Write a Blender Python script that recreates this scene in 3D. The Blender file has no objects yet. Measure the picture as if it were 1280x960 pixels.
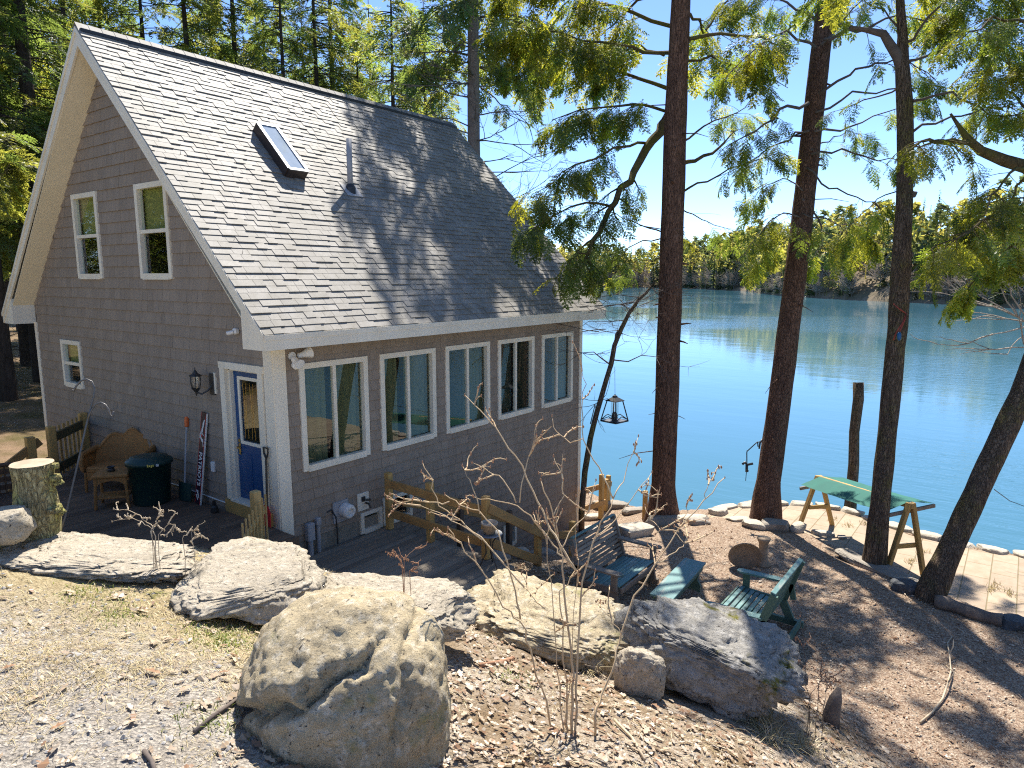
import bpy, math, random
import numpy as np
from mathutils import Vector, Matrix, noise as mn

RNG = random.Random(7)
NR = np.random.default_rng(11)
scene = bpy.context.scene
COL = scene.collection
rad = math.radians

# ------------------------------------------------------------------ camera geometry (survey of the photo)
FPX, HOR = 860.0, 346.0
PIT = math.atan((480 - HOR) / FPX)
AZ = rad(36.7)
FW = (math.cos(AZ), math.sin(AZ)); RT = (math.sin(AZ), -math.cos(AZ))
CAM = Vector((-5.729, -8.496, 3.65))

def ray(px, py):
    r = (px - 640) / FPX; u = (480 - py) / FPX
    fh = math.cos(PIT) + u * math.sin(PIT); z = -math.sin(PIT) + u * math.cos(PIT)
    return Vector((fh * FW[0] + r * RT[0], fh * FW[1] + r * RT[1], z))
def atz(px, py, z):
    d = ray(px, py); return CAM + d * ((z - CAM.z) / d.z)
def atd(px, py, d):
    return CAM + ray(px, py) * d

# ------------------------------------------------------------------ mesh builder
class MB:
    def __init__(s): s.v = []; s.f = []; s.m = []; s.t = []; s.mi = 0; s.tint = 0.0
    def face(s, idx): s.f.append(tuple(idx)); s.m.append(s.mi); s.t.append(s.tint)
    def poly(s, pts):
        n = len(s.v); s.v += [tuple(p) for p in pts]; s.face(range(n, n + len(pts)))
    def box(s, c, size, rot=None, taper=1.0, bev=0.0):
        hx, hy, hz = size[0] / 2, size[1] / 2, size[2] / 2
        n = len(s.v); c = Vector(c)
        R = rot if rot is not None else Matrix.Identity(3)
        if bev <= 0:
            for z in (-1, 1):
                k = taper if z > 0 else 1.0
                for x, y in ((-1, -1), (1, -1), (1, 1), (-1, 1)):
                    s.v.append(tuple(c + R @ Vector((x * hx * k, y * hy * k, z * hz))))
            for q in ((3, 2, 1, 0), (4, 5, 6, 7), (0, 1, 5, 4), (1, 2, 6, 5), (2, 3, 7, 6), (3, 0, 4, 7)): s.face([n + i for i in q])
        else:
            b = min(bev, hx * .45, hy * .45, hz * .45)
            rings = []
            for (zz, ins) in ((-hz, b), (-hz + b, 0), (hz - b, 0), (hz, b)):
                ring = []
                x, y = hx - ins, hy - ins; cx = b if ins == 0 else b * .6
                for (px, py) in ((-x + cx, -y), (x - cx, -y), (x, -y + cx), (x, y - cx), (x - cx, y), (-x + cx, y), (-x, y - cx), (-x, -y + cx)):
                    ring.append(len(s.v)); s.v.append(tuple(c + R @ Vector((px, py, zz))))
                rings.append(ring)
            for a, bb in zip(rings, rings[1:]):
                for i in range(8): s.face([a[i], a[(i + 1) % 8], bb[(i + 1) % 8], bb[i]])
            s.face(rings[0][::-1]); s.face(rings[-1])
    def bar(s, a, b, w, h, up=(0, 0, 1), bev=0.0):
        a = Vector(a); b = Vector(b); d = b - a; L = d.length
        if L < 1e-6: return
        x = d / L; up = Vector(up)
        y = up.cross(x)
        if y.length < 1e-4: y = Vector((0, 1, 0)).cross(x)
        if y.length < 1e-4: y = Vector((1, 0, 0))
        y.normalize(); z = x.cross(y)
        R = Matrix((x, y, z)).transposed()
        s.box((a + b) / 2, (L, w, h), R, bev=bev)
    def tube(s, pts, radii, n=8, cap=True, jit=0.0, seed=0.0):
        pts = [Vector(p) for p in pts]
        if not hasattr(radii, '__len__'): radii = [radii] * len(pts)
        base = len(s.v); prev = None
        for i, p in enumerate(pts):
            t = (pts[min(i + 1, len(pts) - 1)] - pts[max(i - 1, 0)])
            if t.length < 1e-9: t = Vector((0, 0, 1))
            t.normalize()
            if prev is None:
                u = Vector((1, 0, 0)) if abs(t.x) < .8 else Vector((0, 1, 0))
            else: u = prev
            u = (u - t * u.dot(t)).normalized(); w = t.cross(u); prev = u
            for k in range(n):
                a = 2 * math.pi * k / n; r = radii[i]
                if jit:
                    r *= 1 + jit * mn.noise(Vector((math.cos(a) * 2.2 + seed, math.sin(a) * 2.2, p.z * .9 + i * .13))) \
                        + jit * .9 * mn.noise(Vector((math.cos(a) * 6 + seed, math.sin(a) * 6, p.z * 1.7)))
                s.v.append(tuple(p + (u * math.cos(a) + w * math.sin(a)) * r))
        for i in range(len(pts) - 1):
            for k in range(n):
                a = base + i * n + k; b = base + i * n + (k + 1) % n
                s.face([a, b, b + n, a + n])
        if cap:
            s.face([base + k for k in range(n)][::-1]); s.face([base + (len(pts) - 1) * n + k for k in range(n)])
    def lathe(s, prof, c=(0, 0, 0), n=20, R=None, squash=(1, 1)):
        c = Vector(c); base = len(s.v)
        for (r, z) in prof:
            for k in range(n):
                a = 2 * math.pi * k / n; p = Vector((r * math.cos(a) * squash[0], r * math.sin(a) * squash[1], z))
                s.v.append(tuple(c + (R @ p if R is not None else p)))
        for i in range(len(prof) - 1):
            for k in range(n):
                a = base + i * n + k; b = base + i * n + (k + 1) % n; s.face([a, b, b + n, a + n])
        s.face([base + k for k in range(n)][::-1]); s.face([base + (len(prof) - 1) * n + k for k in range(n)])
    def prism(s, prof, off):
        """polygon prof (3-D points) extruded by vector off"""
        off = Vector(off); n = len(s.v); k = len(prof)
        for p in prof: s.v.append(tuple(p))
        for p in prof: s.v.append(tuple(Vector(p) + off))
        s.face([n + i for i in range(k)][::-1]); s.face([n + k + i for i in range(k)])
        for i in range(k): s.face([n + i, n + (i + 1) % k, n + k + (i + 1) % k, n + k + i])
    def build(s, name, mats, parent=None, smooth=False, loc=None):
        me = bpy.data.meshes.new(name); me.from_pydata(s.v, [], s.f)
        if not isinstance(mats, (list, tuple)): mats = [mats]
        for m in mats: me.materials.append(m)
        me.polygons.foreach_set('material_index', s.m)
        if any(s.t):
            at = me.attributes.new('tint', 'FLOAT', 'FACE'); at.data.foreach_set('value', s.t)
        if smooth: me.polygons.foreach_set('use_smooth', [True] * len(s.f))
        me.update()
        import bmesh
        bm = bmesh.new(); bm.from_mesh(me); bmesh.ops.recalc_face_normals(bm, faces=bm.faces); bm.to_mesh(me); bm.free()
        o = bpy.data.objects.new(name, me); COL.objects.link(o)
        if parent is not None: o.parent = parent
        if loc is not None: o.location = loc
        return o

def np_mesh(name, V, Q, mats, mi=None, tint=None, parent=None, smooth=False):
    """V (N,3), Q (M,4) quads (a repeated last index is a triangle)"""
    me = bpy.data.meshes.new(name)
    M = len(Q); k = Q.shape[1]
    me.vertices.add(len(V)); me.vertices.foreach_set('co', np.asarray(V, np.float32).ravel())
    me.loops.add(M * k); me.polygons.add(M)
    me.loops.foreach_set('vertex_index', Q.astype(np.int32).ravel())
    me.polygons.foreach_set('loop_start', np.arange(0, M * k, k, dtype=np.int32))
    if not isinstance(mats, (list, tuple)): mats = [mats]
    for m in mats: me.materials.append(m)
    if mi is not None: me.polygons.foreach_set('material_index', np.asarray(mi, np.int32))
    if smooth: me.polygons.foreach_set('use_smooth', np.ones(M, bool))
    if tint is not None:
        at = me.attributes.new('tint', 'FLOAT', 'FACE'); at.data.foreach_set('value', np.asarray(tint, np.float32))
    me.update(calc_edges=True)
    o = bpy.data.objects.new(name, me); COL.objects.link(o)
    if parent is not None: o.parent = parent
    return o

def empty(name, label, cat, loc=(0, 0, 0), rz=0.0, group=None):
    o = bpy.data.objects.new(name, None); COL.objects.link(o); o.empty_display_size = .2
    o.location = loc; o.rotation_euler = (0, 0, rz)
    return tag(o, label, cat, group)
def tag(o, label=None, cat=None, group=None, kind=None):
    if label: o['label'] = label
    if cat: o['category'] = cat
    if group: o['group'] = group
    if kind: o['kind'] = kind
    return o
def kids(o): return [c for c in list(COL.objects) if c.parent == o]
def dup(o, parent=None):
    c = o.copy(); COL.objects.link(c)
    if parent is not None: c.parent = parent
    for ch in kids(o): dup(ch, c)
    return c

# ------------------------------------------------------------------ materials
def new_mat(name):
    m = bpy.data.materials.new(name); m.use_nodes = True
    nt = m.node_tree; return m, nt, nt.nodes['Principled BSDF']
def N(nt, typ, **kw):
    n = nt.nodes.new(typ)
    for k, v in kw.items(): setattr(n, k, v)
    return n
def mixc(nt, fac, a, b, mode='MIX'):
    n = N(nt, 'ShaderNodeMix', data_type='RGBA', blend_type=mode)
    for sock, val in ((n.inputs[0], fac), (n.inputs[6], a), (n.inputs[7], b)):
        if hasattr(val, 'default_value') or hasattr(val, 'is_output'): nt.links.new(val, sock)
        elif isinstance(val, (int, float)): sock.default_value = val
        else: sock.default_value = (*val, 1)
    return n.outputs[2]
def noise_tex(nt, scale, detail=4, rough=.6, stretch=None, vec=None, dist=0.0):
    n = N(nt, 'ShaderNodeTexNoise'); n.inputs['Scale'].default_value = scale; n.inputs['Detail'].default_value = detail
    n.inputs['Roughness'].default_value = rough; n.inputs['Distortion'].default_value = dist
    tc = N(nt, 'ShaderNodeTexCoord'); src = vec or tc.outputs['Object']
    if stretch:
        mp = N(nt, 'ShaderNodeMapping'); mp.inputs['Scale'].default_value = stretch
        nt.links.new(src, mp.inputs['Vector']); src = mp.outputs['Vector']
    nt.links.new(src, n.inputs['Vector'])
    return n.outputs['Fac']
def ramp(nt, fac, lo, hi, a=(0, 0, 0), b=(1, 1, 1)):
    r = N(nt, 'ShaderNodeValToRGB'); e = r.color_ramp.elements
    e[0].position = lo; e[1].position = hi; e[0].color = (*a, 1); e[1].color = (*b, 1)
    nt.links.new(fac, r.inputs['Fac']); return r.outputs['Color']
def tinted(nt, col):
    at = N(nt, 'ShaderNodeAttribute', attribute_name='tint')
    ad = N(nt, 'ShaderNodeMath', operation='ADD'); ad.inputs[1].default_value = 1.0
    nt.links.new(at.outputs['Fac'], ad.inputs[0])
    h = N(nt, 'ShaderNodeHueSaturation'); nt.links.new(ad.outputs[0], h.inputs['Value'])
    if hasattr(col, 'is_output'): nt.links.new(col, h.inputs['Color'])
    else: h.inputs['Color'].default_value = (*col, 1)
    return h.outputs['Color']
def bump(nt, bs, h, strength, dist=.02, prev=None):
    b = N(nt, 'ShaderNodeBump'); b.inputs['Strength'].default_value = strength; b.inputs['Distance'].default_value = dist
    nt.links.new(h, b.inputs['Height'])
    if prev is not None: nt.links.new(prev, b.inputs['Normal'])
    nt.links.new(b.outputs['Normal'], bs.inputs['Normal']); return b.outputs['Normal']
def simple(name, c1, c2=None, scale=6, rough=.7, bmp=.2, bscale=30, stretch=None, metal=0.0, spec=.35, dist=.01, lo=.35, hi=.65, third=None, tscale=20, tlo=.55, thi=.7):
    m, nt, bs = new_mat(name)
    c2 = c2 or tuple(x * .75 for x in c1)
    col = mixc(nt, ramp(nt, noise_tex(nt, scale, 5, .65, stretch), lo, hi), c1, c2)
    if third: col = mixc(nt, ramp(nt, noise_tex(nt, tscale, 4, .6, stretch), tlo, thi), col, third)
    nt.links.new(tinted(nt, col), bs.inputs['Base Color'])
    bs.inputs['Roughness'].default_value = rough; bs.inputs['Metallic'].default_value = metal
    bs.inputs['Specular IOR Level'].default_value = spec
    if bmp: bump(nt, bs, noise_tex(nt, bscale, 6, .7, stretch), bmp, dist)
    return m
def weather(m, lo_z, hi_z, dirt, amount=.5, stain=(.8, .8, .78), sscale=(1.2, 1.2, .35)):
    """splash dirt that thins out with height above the ground, and broad faded patches"""
    nt = m.node_tree; bs = nt.nodes['Principled BSDF']; l = bs.inputs['Base Color'].links[0]; src = l.from_socket
    tc = N(nt, 'ShaderNodeTexCoord'); sx = N(nt, 'ShaderNodeSeparateXYZ'); nt.links.new(tc.outputs['Object'], sx.inputs[0])
    mr = N(nt, 'ShaderNodeMapRange'); mr.inputs[1].default_value = lo_z; mr.inputs[2].default_value = hi_z; mr.inputs[3].default_value = amount; mr.inputs[4].default_value = 0
    nt.links.new(sx.outputs['Z'], mr.inputs[0])
    nz = ramp(nt, noise_tex(nt, 3.5, 6, .75), .35, .7)
    ml = N(nt, 'ShaderNodeMath', operation='MULTIPLY'); nt.links.new(mr.outputs[0], ml.inputs[0]); nt.links.new(nz, ml.inputs[1])
    c = mixc(nt, ramp(nt, noise_tex(nt, 1.0, 6, .7, sscale), .38, .68), src, mixc(nt, 1.0, src, stain, 'MULTIPLY'))
    c = mixc(nt, ml.outputs[0], c, dirt); nt.links.new(c, bs.inputs['Base Color'])
def leaf_mat(name, c, ct, tr=.45, var=.35):
    m, nt, bs = new_mat(name); nt.nodes.remove(bs)
    out = [n for n in nt.nodes if n.type == 'OUTPUT_MATERIAL'][0]
    d = N(nt, 'ShaderNodeBsdfDiffuse'); t = N(nt, 'ShaderNodeBsdfTranslucent'); g = N(nt, 'ShaderNodeBsdfGlossy'); g.inputs['Roughness'].default_value = .45
    nz = ramp(nt, noise_tex(nt, 1.1, 3), .3, .7, (1 - var,) * 3, (1 + var,) * 3)
    nt.links.new(tinted(nt, mixc(nt, 1.0, c, nz, 'MULTIPLY')), d.inputs['Color'])
    nt.links.new(tinted(nt, mixc(nt, 1.0, ct, nz, 'MULTIPLY')), t.inputs['Color'])
    mx = N(nt, 'ShaderNodeMixShader'); mx.inputs[0].default_value = tr
    nt.links.new(d.outputs[0], mx.inputs[1]); nt.links.new(t.outputs[0], mx.inputs[2])
    m2 = N(nt, 'ShaderNodeMixShader'); m2.inputs[0].default_value = .04
    nt.links.new(mx.outputs[0], m2.inputs[1]); nt.links.new(g.outputs[0], m2.inputs[2])
    nt.links.new(m2.outputs[0], out.inputs['Surface'])
    return m

M = {}
M['shake'] = simple('cedar_shake_grey', (.325, .262, .205), (.28, .225, .176), 3, .85, .35, 60, (1, 1, .12), dist=.004, lo=.3, hi=.7)
M['shingle'] = simple('roof_shingle', (.345, .318, .282), (.265, .246, .222), 1.3, .66, .35, 160, spec=.36, dist=.004, third=(.15, .145, .14), tscale=55, tlo=.52, thi=.70)
M['trim'] = simple('white_trim', (.86, .79, .65), (.79, .72, .59), 1.2, .55, .05, 20)
M['soffit'] = simple('cream_soffit', (.86, .76, .56), (.82, .72, .52), 2, .6, .05, 12)
M['conc'] = simple('concrete', (.30, .27, .22), (.2, .18, .14), 4, .95, .3, 40)
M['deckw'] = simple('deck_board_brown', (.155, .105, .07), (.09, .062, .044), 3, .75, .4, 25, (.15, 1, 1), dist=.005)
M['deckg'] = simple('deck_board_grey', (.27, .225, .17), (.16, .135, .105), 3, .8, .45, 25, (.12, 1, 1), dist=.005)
M['pine'] = simple('treated_pine', (.52, .33, .11), (.36, .22, .08), 3, .75, .3, 22, (1, 1, .15), dist=.005)
M['pinex'] = simple('treated_pine_rail', (.42, .25, .09), (.28, .16, .06), 3, .75, .3, 22, (.12, 1, 1), dist=.005)
M['picket'] = simple('picket_pine', (.55, .40, .18), (.44, .30, .12), 4, .75, .3, 22, (1, 1, .2), dist=.005)
M['mossrail'] = simple('mossy_rail', (.10, .11, .06), (.14, .11, .06), 4, .9, .4, 22)
M['blue'] = simple('blue_door_paint', (.012, .07, .20), (.010, .06, .175), 2, .35, .04, 10, spec=.5)
M['black'] = simple('black_iron', (.02, .02, .022), (.03, .03, .03), 8, .45, .1, 40, spec=.5)
M['brass'] = simple('brass', (.6, .42, .16), (.5, .33, .1), 8, .3, .0, 40, metal=1)
M['steel'] = simple('galvanised', (.35, .36, .37), (.28, .29, .3), 8, .45, .1, 40, metal=.6)
M['hooksteel'] = simple('dull_steel', (.10, .10, .105), (.15, .14, .13), 8, .45, .1, 40, metal=.5)
M['pvc'] = simple('grey_pvc', (.36, .36, .37), (.3, .3, .31), 8, .55, .05, 40)
M['whitep'] = simple('white_plastic', (.78, .77, .74), (.7, .69, .66), 4, .4, .03, 30)
M['bronze'] = simple('dark_bronze', (.07, .055, .05), (.05, .04, .035), 6, .4, .05, 30, metal=.3)
M['wicker'] = simple('wicker', (.40, .20, .065), (.29, .135, .042), 26, .7, .8, 90, (1, 1, 2.2), dist=.008)
M['wickerd'] = simple('dark_wicker', (.10, .055, .03), (.06, .035, .02), 26, .7, .8, 90, dist=.008)
M['bin'] = simple('green_plastic', (.012, .045, .040), (.010, .037, .034), 3, .45, .05, 20, spec=.4)
M['red'] = simple('red_plastic', (.55, .02, .03), None, 3, .4, .02, 20)
M['orange'] = simple('orange_plastic', (.75, .16, .04), None, 3, .5, .02, 20)
M['navy'] = simple('navy_board', (.022, .014, .03), (.03, .012, .025), 3, .35, .02, 20, spec=.5)
M['yellow'] = simple('yellow_ink', (.75, .6, .12), None, 30, .6, 0)
M['teal'] = simple('teal_paint', (.13, .25, .24), (.095, .195, .19), 4, .6, .3, 26, (.2, 1, 1), dist=.004, third=(.24, .27, .24), tscale=14, tlo=.55, thi=.68)
M['tealg'] = simple('teal_green_paint', (.11, .20, .155), (.08, .15, .12), 4, .65, .3, 26, dist=.004)
M['weather'] = simple('weathered_slats', (.31, .255, .20), (.20, .165, .13), 5, .85, .5, 26, (.12, 1, 1), dist=.005, third=(.07, .15, .16), tscale=3, tlo=.58, thi=.7)
M['canvas'] = simple('green_canvas', (.016, .135, .10), (.014, .11, .085), 2.5, .8, .15, 14, third=(.022, .155, .115), tscale=3, tlo=.55, thi=.75)
weather(M['shake'], -2.5, .9, (.17, .13, .09), .45, (.90, .89, .88), (2.2, 2.2, .5))
weather(M['trim'], -2.5, .6, (.42, .36, .26), .5, (.92, .90, .86), (3, 3, .4))
weather(M['shingle'], 9, 10, (.10, .085, .05), .55, (.80, .80, .78), (1.6, .5, .5))
M['terracotta'] = simple('pale_pot', (.45, .37, .28), (.36, .29, .22), 6, .9, .3, 30)
M['cast'] = simple('cast_stone', (.36, .27, .19), (.25, .185, .125), 5, .95, .5, 40)
M['logw'] = simple('grey_log', (.24, .19, .15), (.13, .105, .09), 5, .95, .9, 18, (.3, 2, 2), dist=.02)
M['twig'] = simple('tan_twig', (.62, .47, .28), (.50, .35, .20), 9, .8, .2, 60)
M['twigp'] = simple('pale_twig', (.56, .46, .33), (.44, .34, .22), 9, .8, .2, 60)
M['deadb'] = simple('dead_branch', (.16, .13, .11), (.10, .08, .07), 6, .95, .4, 40)
M['seed'] = simple('dry_bud', (.42, .24, .14), (.32, .17, .1), 12, .9, .2, 40)

def stone_mat(name, c1, c2, lich, moss=None, sc=1.0, dark=(.07, .06, .05), lo=.5, bs_=.9):
    m, nt, bs = new_mat(name)
    col = mixc(nt, ramp(nt, noise_tex(nt, 3 * sc, 6, .7), .35, .65), c1, c2)
    col = mixc(nt, ramp(nt, noise_tex(nt, 11 * sc, 6, .75), lo, lo + .14), col, lich)
    col = mixc(nt, ramp(nt, noise_tex(nt, 26 * sc, 4, .7, None, None, .6), .58, .68), col, dark)
    if moss: col = mixc(nt, ramp(nt, noise_tex(nt, 2.1 * sc, 5, .7), .60, .68), col, moss)
    nt.links.new(tinted(nt, col), bs.inputs['Base Color']); bs.inputs['Roughness'].default_value = .95
    bs.inputs['Specular IOR Level'].default_value = .2
    v = N(nt, 'ShaderNodeTexVoronoi'); v.inputs['Scale'].default_value = 30 * sc; v.feature = 'F1'
    nd = N(nt, 'ShaderNodeTexCoord'); nt.links.new(nd.outputs['Object'], v.inputs['Vector'])
    b0 = bump(nt, bs, v.outputs['Distance'], bs_ * .5, .02)
    b1 = bump(nt, bs, noise_tex(nt, 12 * sc, 9, .78, (1, 1, 2.2)), bs_ * .8, .045, b0)
    bump(nt, bs, noise_tex(nt, 60 * sc, 6, .75), bs_ * .8, .02, b1)
    return m
M['boulder'] = stone_mat('boulder_granite', (.60, .495, .32), (.40, .325, .21), (.68, .60, .46), (.36, .32, .16))
M['ledge'] = stone_mat('ledge_granite', (.55, .475, .36), (.42, .365, .28), (.63, .56, .45))
M['shadestone'] = stone_mat('shaded_mossy_granite', (.38, .355, .31), (.26, .245, .22), (.50, .475, .43), (.16, .15, .03))  # darker grey stands in for tree shade on the stone; moss is its own
M['flag'] = stone_mat('flagstone', (.52, .46, .37), (.42, .37, .30), (.58, .53, .45), None, 1.2, (.25, .22, .18), .55, .5)
M['flagd'] = stone_mat('grey_flagstone', (.36, .32, .27), (.27, .24, .20), (.44, .40, .34), None, 1.2, (.15, .13, .11), .55, .5)
M['darkrock'] = stone_mat('dark_rock', (.12, .125, .13), (.08, .085, .09), (.2, .2, .2))

def bark(name, c1, c2, sc=1.0, st=(1, 1, .22), moss=None, bs_=1.0, crack=0.0):
    m, nt, bs = new_mat(name)
    nz = noise_tex(nt, 9 * sc, 7, .75, st, None, .4)
    col = mixc(nt, ramp(nt, nz, .36, .62), c2, c1)
    col = mixc(nt, ramp(nt, noise_tex(nt, 30 * sc, 5, .7, st), .5, .7), col, tuple(x * 1.35 for x in c1))
    if moss: col = mixc(nt, ramp(nt, noise_tex(nt, 1.5, 5, .7), .48, .62), col, moss)
    bq = None
    if crack:
        tc = N(nt, 'ShaderNodeTexCoord'); mp = N(nt, 'ShaderNodeMapping'); mp.inputs['Scale'].default_value = st; nt.links.new(tc.outputs['Object'], mp.inputs['Vector'])
        wn = N(nt, 'ShaderNodeTexNoise'); wn.inputs['Scale'].default_value = 6; nt.links.new(mp.outputs['Vector'], wn.inputs['Vector'])
        wa = N(nt, 'ShaderNodeVectorMath', operation='MULTIPLY_ADD'); nt.links.new(wn.outputs['Color'], wa.inputs[0]); wa.inputs[1].default_value = (.22,) * 3; nt.links.new(mp.outputs['Vector'], wa.inputs[2])
        vo = N(nt, 'ShaderNodeTexVoronoi'); vo.feature = 'DISTANCE_TO_EDGE'; vo.inputs['Scale'].default_value = crack; nt.links.new(wa.outputs[0], vo.inputs['Vector'])
        ck = ramp(nt, vo.outputs['Distance'], .0, .16); col = mixc(nt, ck, tuple((a + 2 * b) / 3 for a, b in zip(c1, c2)), col); bq = bump(nt, bs, ck, .9, .03)
    nt.links.new(tinted(nt, col), bs.inputs['Base Color']); bs.inputs['Roughness'].default_value = .95
    bs.inputs['Specular IOR Level'].default_value = .15
    b1 = bump(nt, bs, nz, bs_, .06, bq); bump(nt, bs, noise_tex(nt, 40 * sc, 5, .7, st), .6, .015, b1)
    return m
M['hembark'] = bark('hemlock_bark', (.26, .15, .10), (.095, .054, .04), 1.0, (1, 1, .16), None, 1.0, 34)
M['oakbark'] = bark('oak_bark', (.24, .175, .12), (.075, .055, .042), 1.0, (1, 1, .16), (.18, .155, .055), 1.0, 30)
M['mossbark'] = bark('mossy_limb', (.17, .13, .06), (.075, .055, .03), 1.0, (1, 1, .4), (.14, .13, .03))
M['stumpbark'] = bark('stump_bark', (.50, .44, .24), (.20, .15, .08), 1.3, (1, 1, .3), (.46, .44, .14), 1.0, 26)
M['forestbark'] = bark('spruce_bark', (.075, .058, .047), (.035, .028, .024))
M['pinebark'] = bark('pine_bark', (.27, .215, .18), (.16, .12, .10), 1.4, (1, 1, .4), None, .5)
M['stumptop'] = simple('cut_wood', (.48, .38, .27), (.34, .26, .18), 6, .85, .3, 30)
M['hem'] = leaf_mat('hemlock_green', (.075, .11, .022), (.32, .40, .04), .55)
M['hemy'] = leaf_mat('hemlock_yellow_green', (.13, .14, .018), (.56, .54, .04), .6)
M['spr'] = leaf_mat('spruce_green', (.07, .11, .033), (.30, .39, .07), .55)
M['spry'] = leaf_mat('spruce_sunlit', (.12, .135, .03), (.46, .46, .07), .6)
M['oakleaf'] = leaf_mat('dead_leaf_tan', (.41, .31, .215), (.3, .2, .1), .15, .25)
M['oakleaf2'] = leaf_mat('dead_leaf_brown', (.26, .15, .085), (.2, .1, .05), .15, .25)
M['oakleaf3'] = leaf_mat('dead_leaf_pale', (.47, .39, .30), (.3, .2, .1), .15, .2)
M['straw'] = leaf_mat('straw', (.54, .44, .24), (.4, .33, .15), .3, .2)
M['grassg'] = leaf_mat('fresh_grass', (.16, .21, .03), (.3, .35, .05), .4, .2)
M['farcon'] = leaf_mat('far_conifer', (.085, .11, .05), (.26, .30, .09), .5, .3)
M['faryel'] = leaf_mat('far_budding', (.26, .23, .055), (.56, .50, .10), .55, .3)
M['fargrey'] = leaf_mat('far_bare_twigs', (.30, .24, .20), (.34, .27, .21), .4, .2)
M['stonegrey'] = simple('pebble_grey', (.38, .355, .33), (.25, .24, .23), 5, .9, .2, 40)
M['stonetan'] = simple('pebble_tan', (.50, .43, .34), (.40, .33, .25), 5, .9, .2, 40)

# glass: clear pane with mirror reflection
def glass_mat(name, tintc=(.86, .93, .88), refl=1.0):
    m, nt, bs = new_mat(name); nt.nodes.remove(bs)
    out = [n for n in nt.nodes if n.type == 'OUTPUT_MATERIAL'][0]
    t = N(nt, 'ShaderNodeBsdfTransparent'); t.inputs['Color'].default_value = (*tintc, 1)
    g = N(nt, 'ShaderNodeBsdfGlossy'); g.inputs['Roughness'].default_value = .01; g.inputs['Color'].default_value = (refl, refl, refl, 1)
    lw = N(nt, 'ShaderNodeLayerWeight'); lw.inputs['Blend'].default_value = .5
    pw = N(nt, 'ShaderNodeMath', operation='POWER'); nt.links.new(lw.outputs['Facing'], pw.inputs[0]); pw.inputs[1].default_value = 4.0
    fr = N(nt, 'ShaderNodeMath', operation='MULTIPLY_ADD'); nt.links.new(pw.outputs[0], fr.inputs[0]); fr.inputs[1].default_value = .7; fr.inputs[2].default_value = .085
    mx = N(nt, 'ShaderNodeMixShader'); nt.links.new(fr.outputs[0], mx.inputs[0])
    nt.links.new(t.outputs[0], mx.inputs[1]); nt.links.new(g.outputs[0], mx.inputs[2]); nt.links.new(mx.outputs[0], out.inputs['Surface'])
    return m
M['glass'] = glass_mat('window_glass')
M['lglass'] = glass_mat('lantern_glass', (.95, .95, .93))
M['skyglass'] = simple('skylight_glass', (.42, .47, .52), (.30, .36, .42), 1.2, .06, 0, spec=1.0)
M['olive'] = simple('olive_blind', (.34, .30, .09), (.28, .25, .08), 8, .9, 0)
M['roomg'] = simple('green_room_wall', (.155, .155, .08), (.125, .125, .062), 1, .9, 0)
M['curtain'] = simple('dark_green_drape', (.05, .055, .035), (.038, .042, .027), 6, .9, .2, 12, (6, 6, .1))
M['roomf'] = simple('room_floor', (.16, .10, .06), None, 3, .6, 0)

# water
def water_mat():
    m, nt, bs = new_mat('lake_water')
    bs.inputs['Base Color'].default_value = (.055, .155, .21, 1); bs.inputs['Roughness'].default_value = .05
    bs.inputs['IOR'].default_value = 1.33; bs.inputs['Specular IOR Level'].default_value = .5
    tc = N(nt, 'ShaderNodeTexCoord')
    mp = N(nt, 'ShaderNodeMapping'); mp.inputs['Rotation'].default_value = (0, 0, rad(60)); mp.inputs['Scale'].default_value = (1, .28, 1)
    nt.links.new(tc.outputs['Object'], mp.inputs['Vector'])
    a = noise_tex(nt, 2.6, 4, .6, None, mp.outputs['Vector']); b = noise_tex(nt, .35, 3, .6, None, mp.outputs['Vector']); c = noise_tex(nt, .016, 3, .5)
    p = bump(nt, bs, b, .05, .30); 
    bp = N(nt, 'ShaderNodeBump'); bp.inputs['Distance'].default_value = .045
    st = ramp(nt, c, .46, .58, (.06,) * 3, (.8,) * 3); nt.links.new(st, bp.inputs['Strength'])
    nt.links.new(a, bp.inputs['Height']); nt.links.new(p, bp.inputs['Normal']); nt.links.new(bp.outputs['Normal'], bs.inputs['Normal'])
    return m
M['water'] = water_mat()

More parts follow.
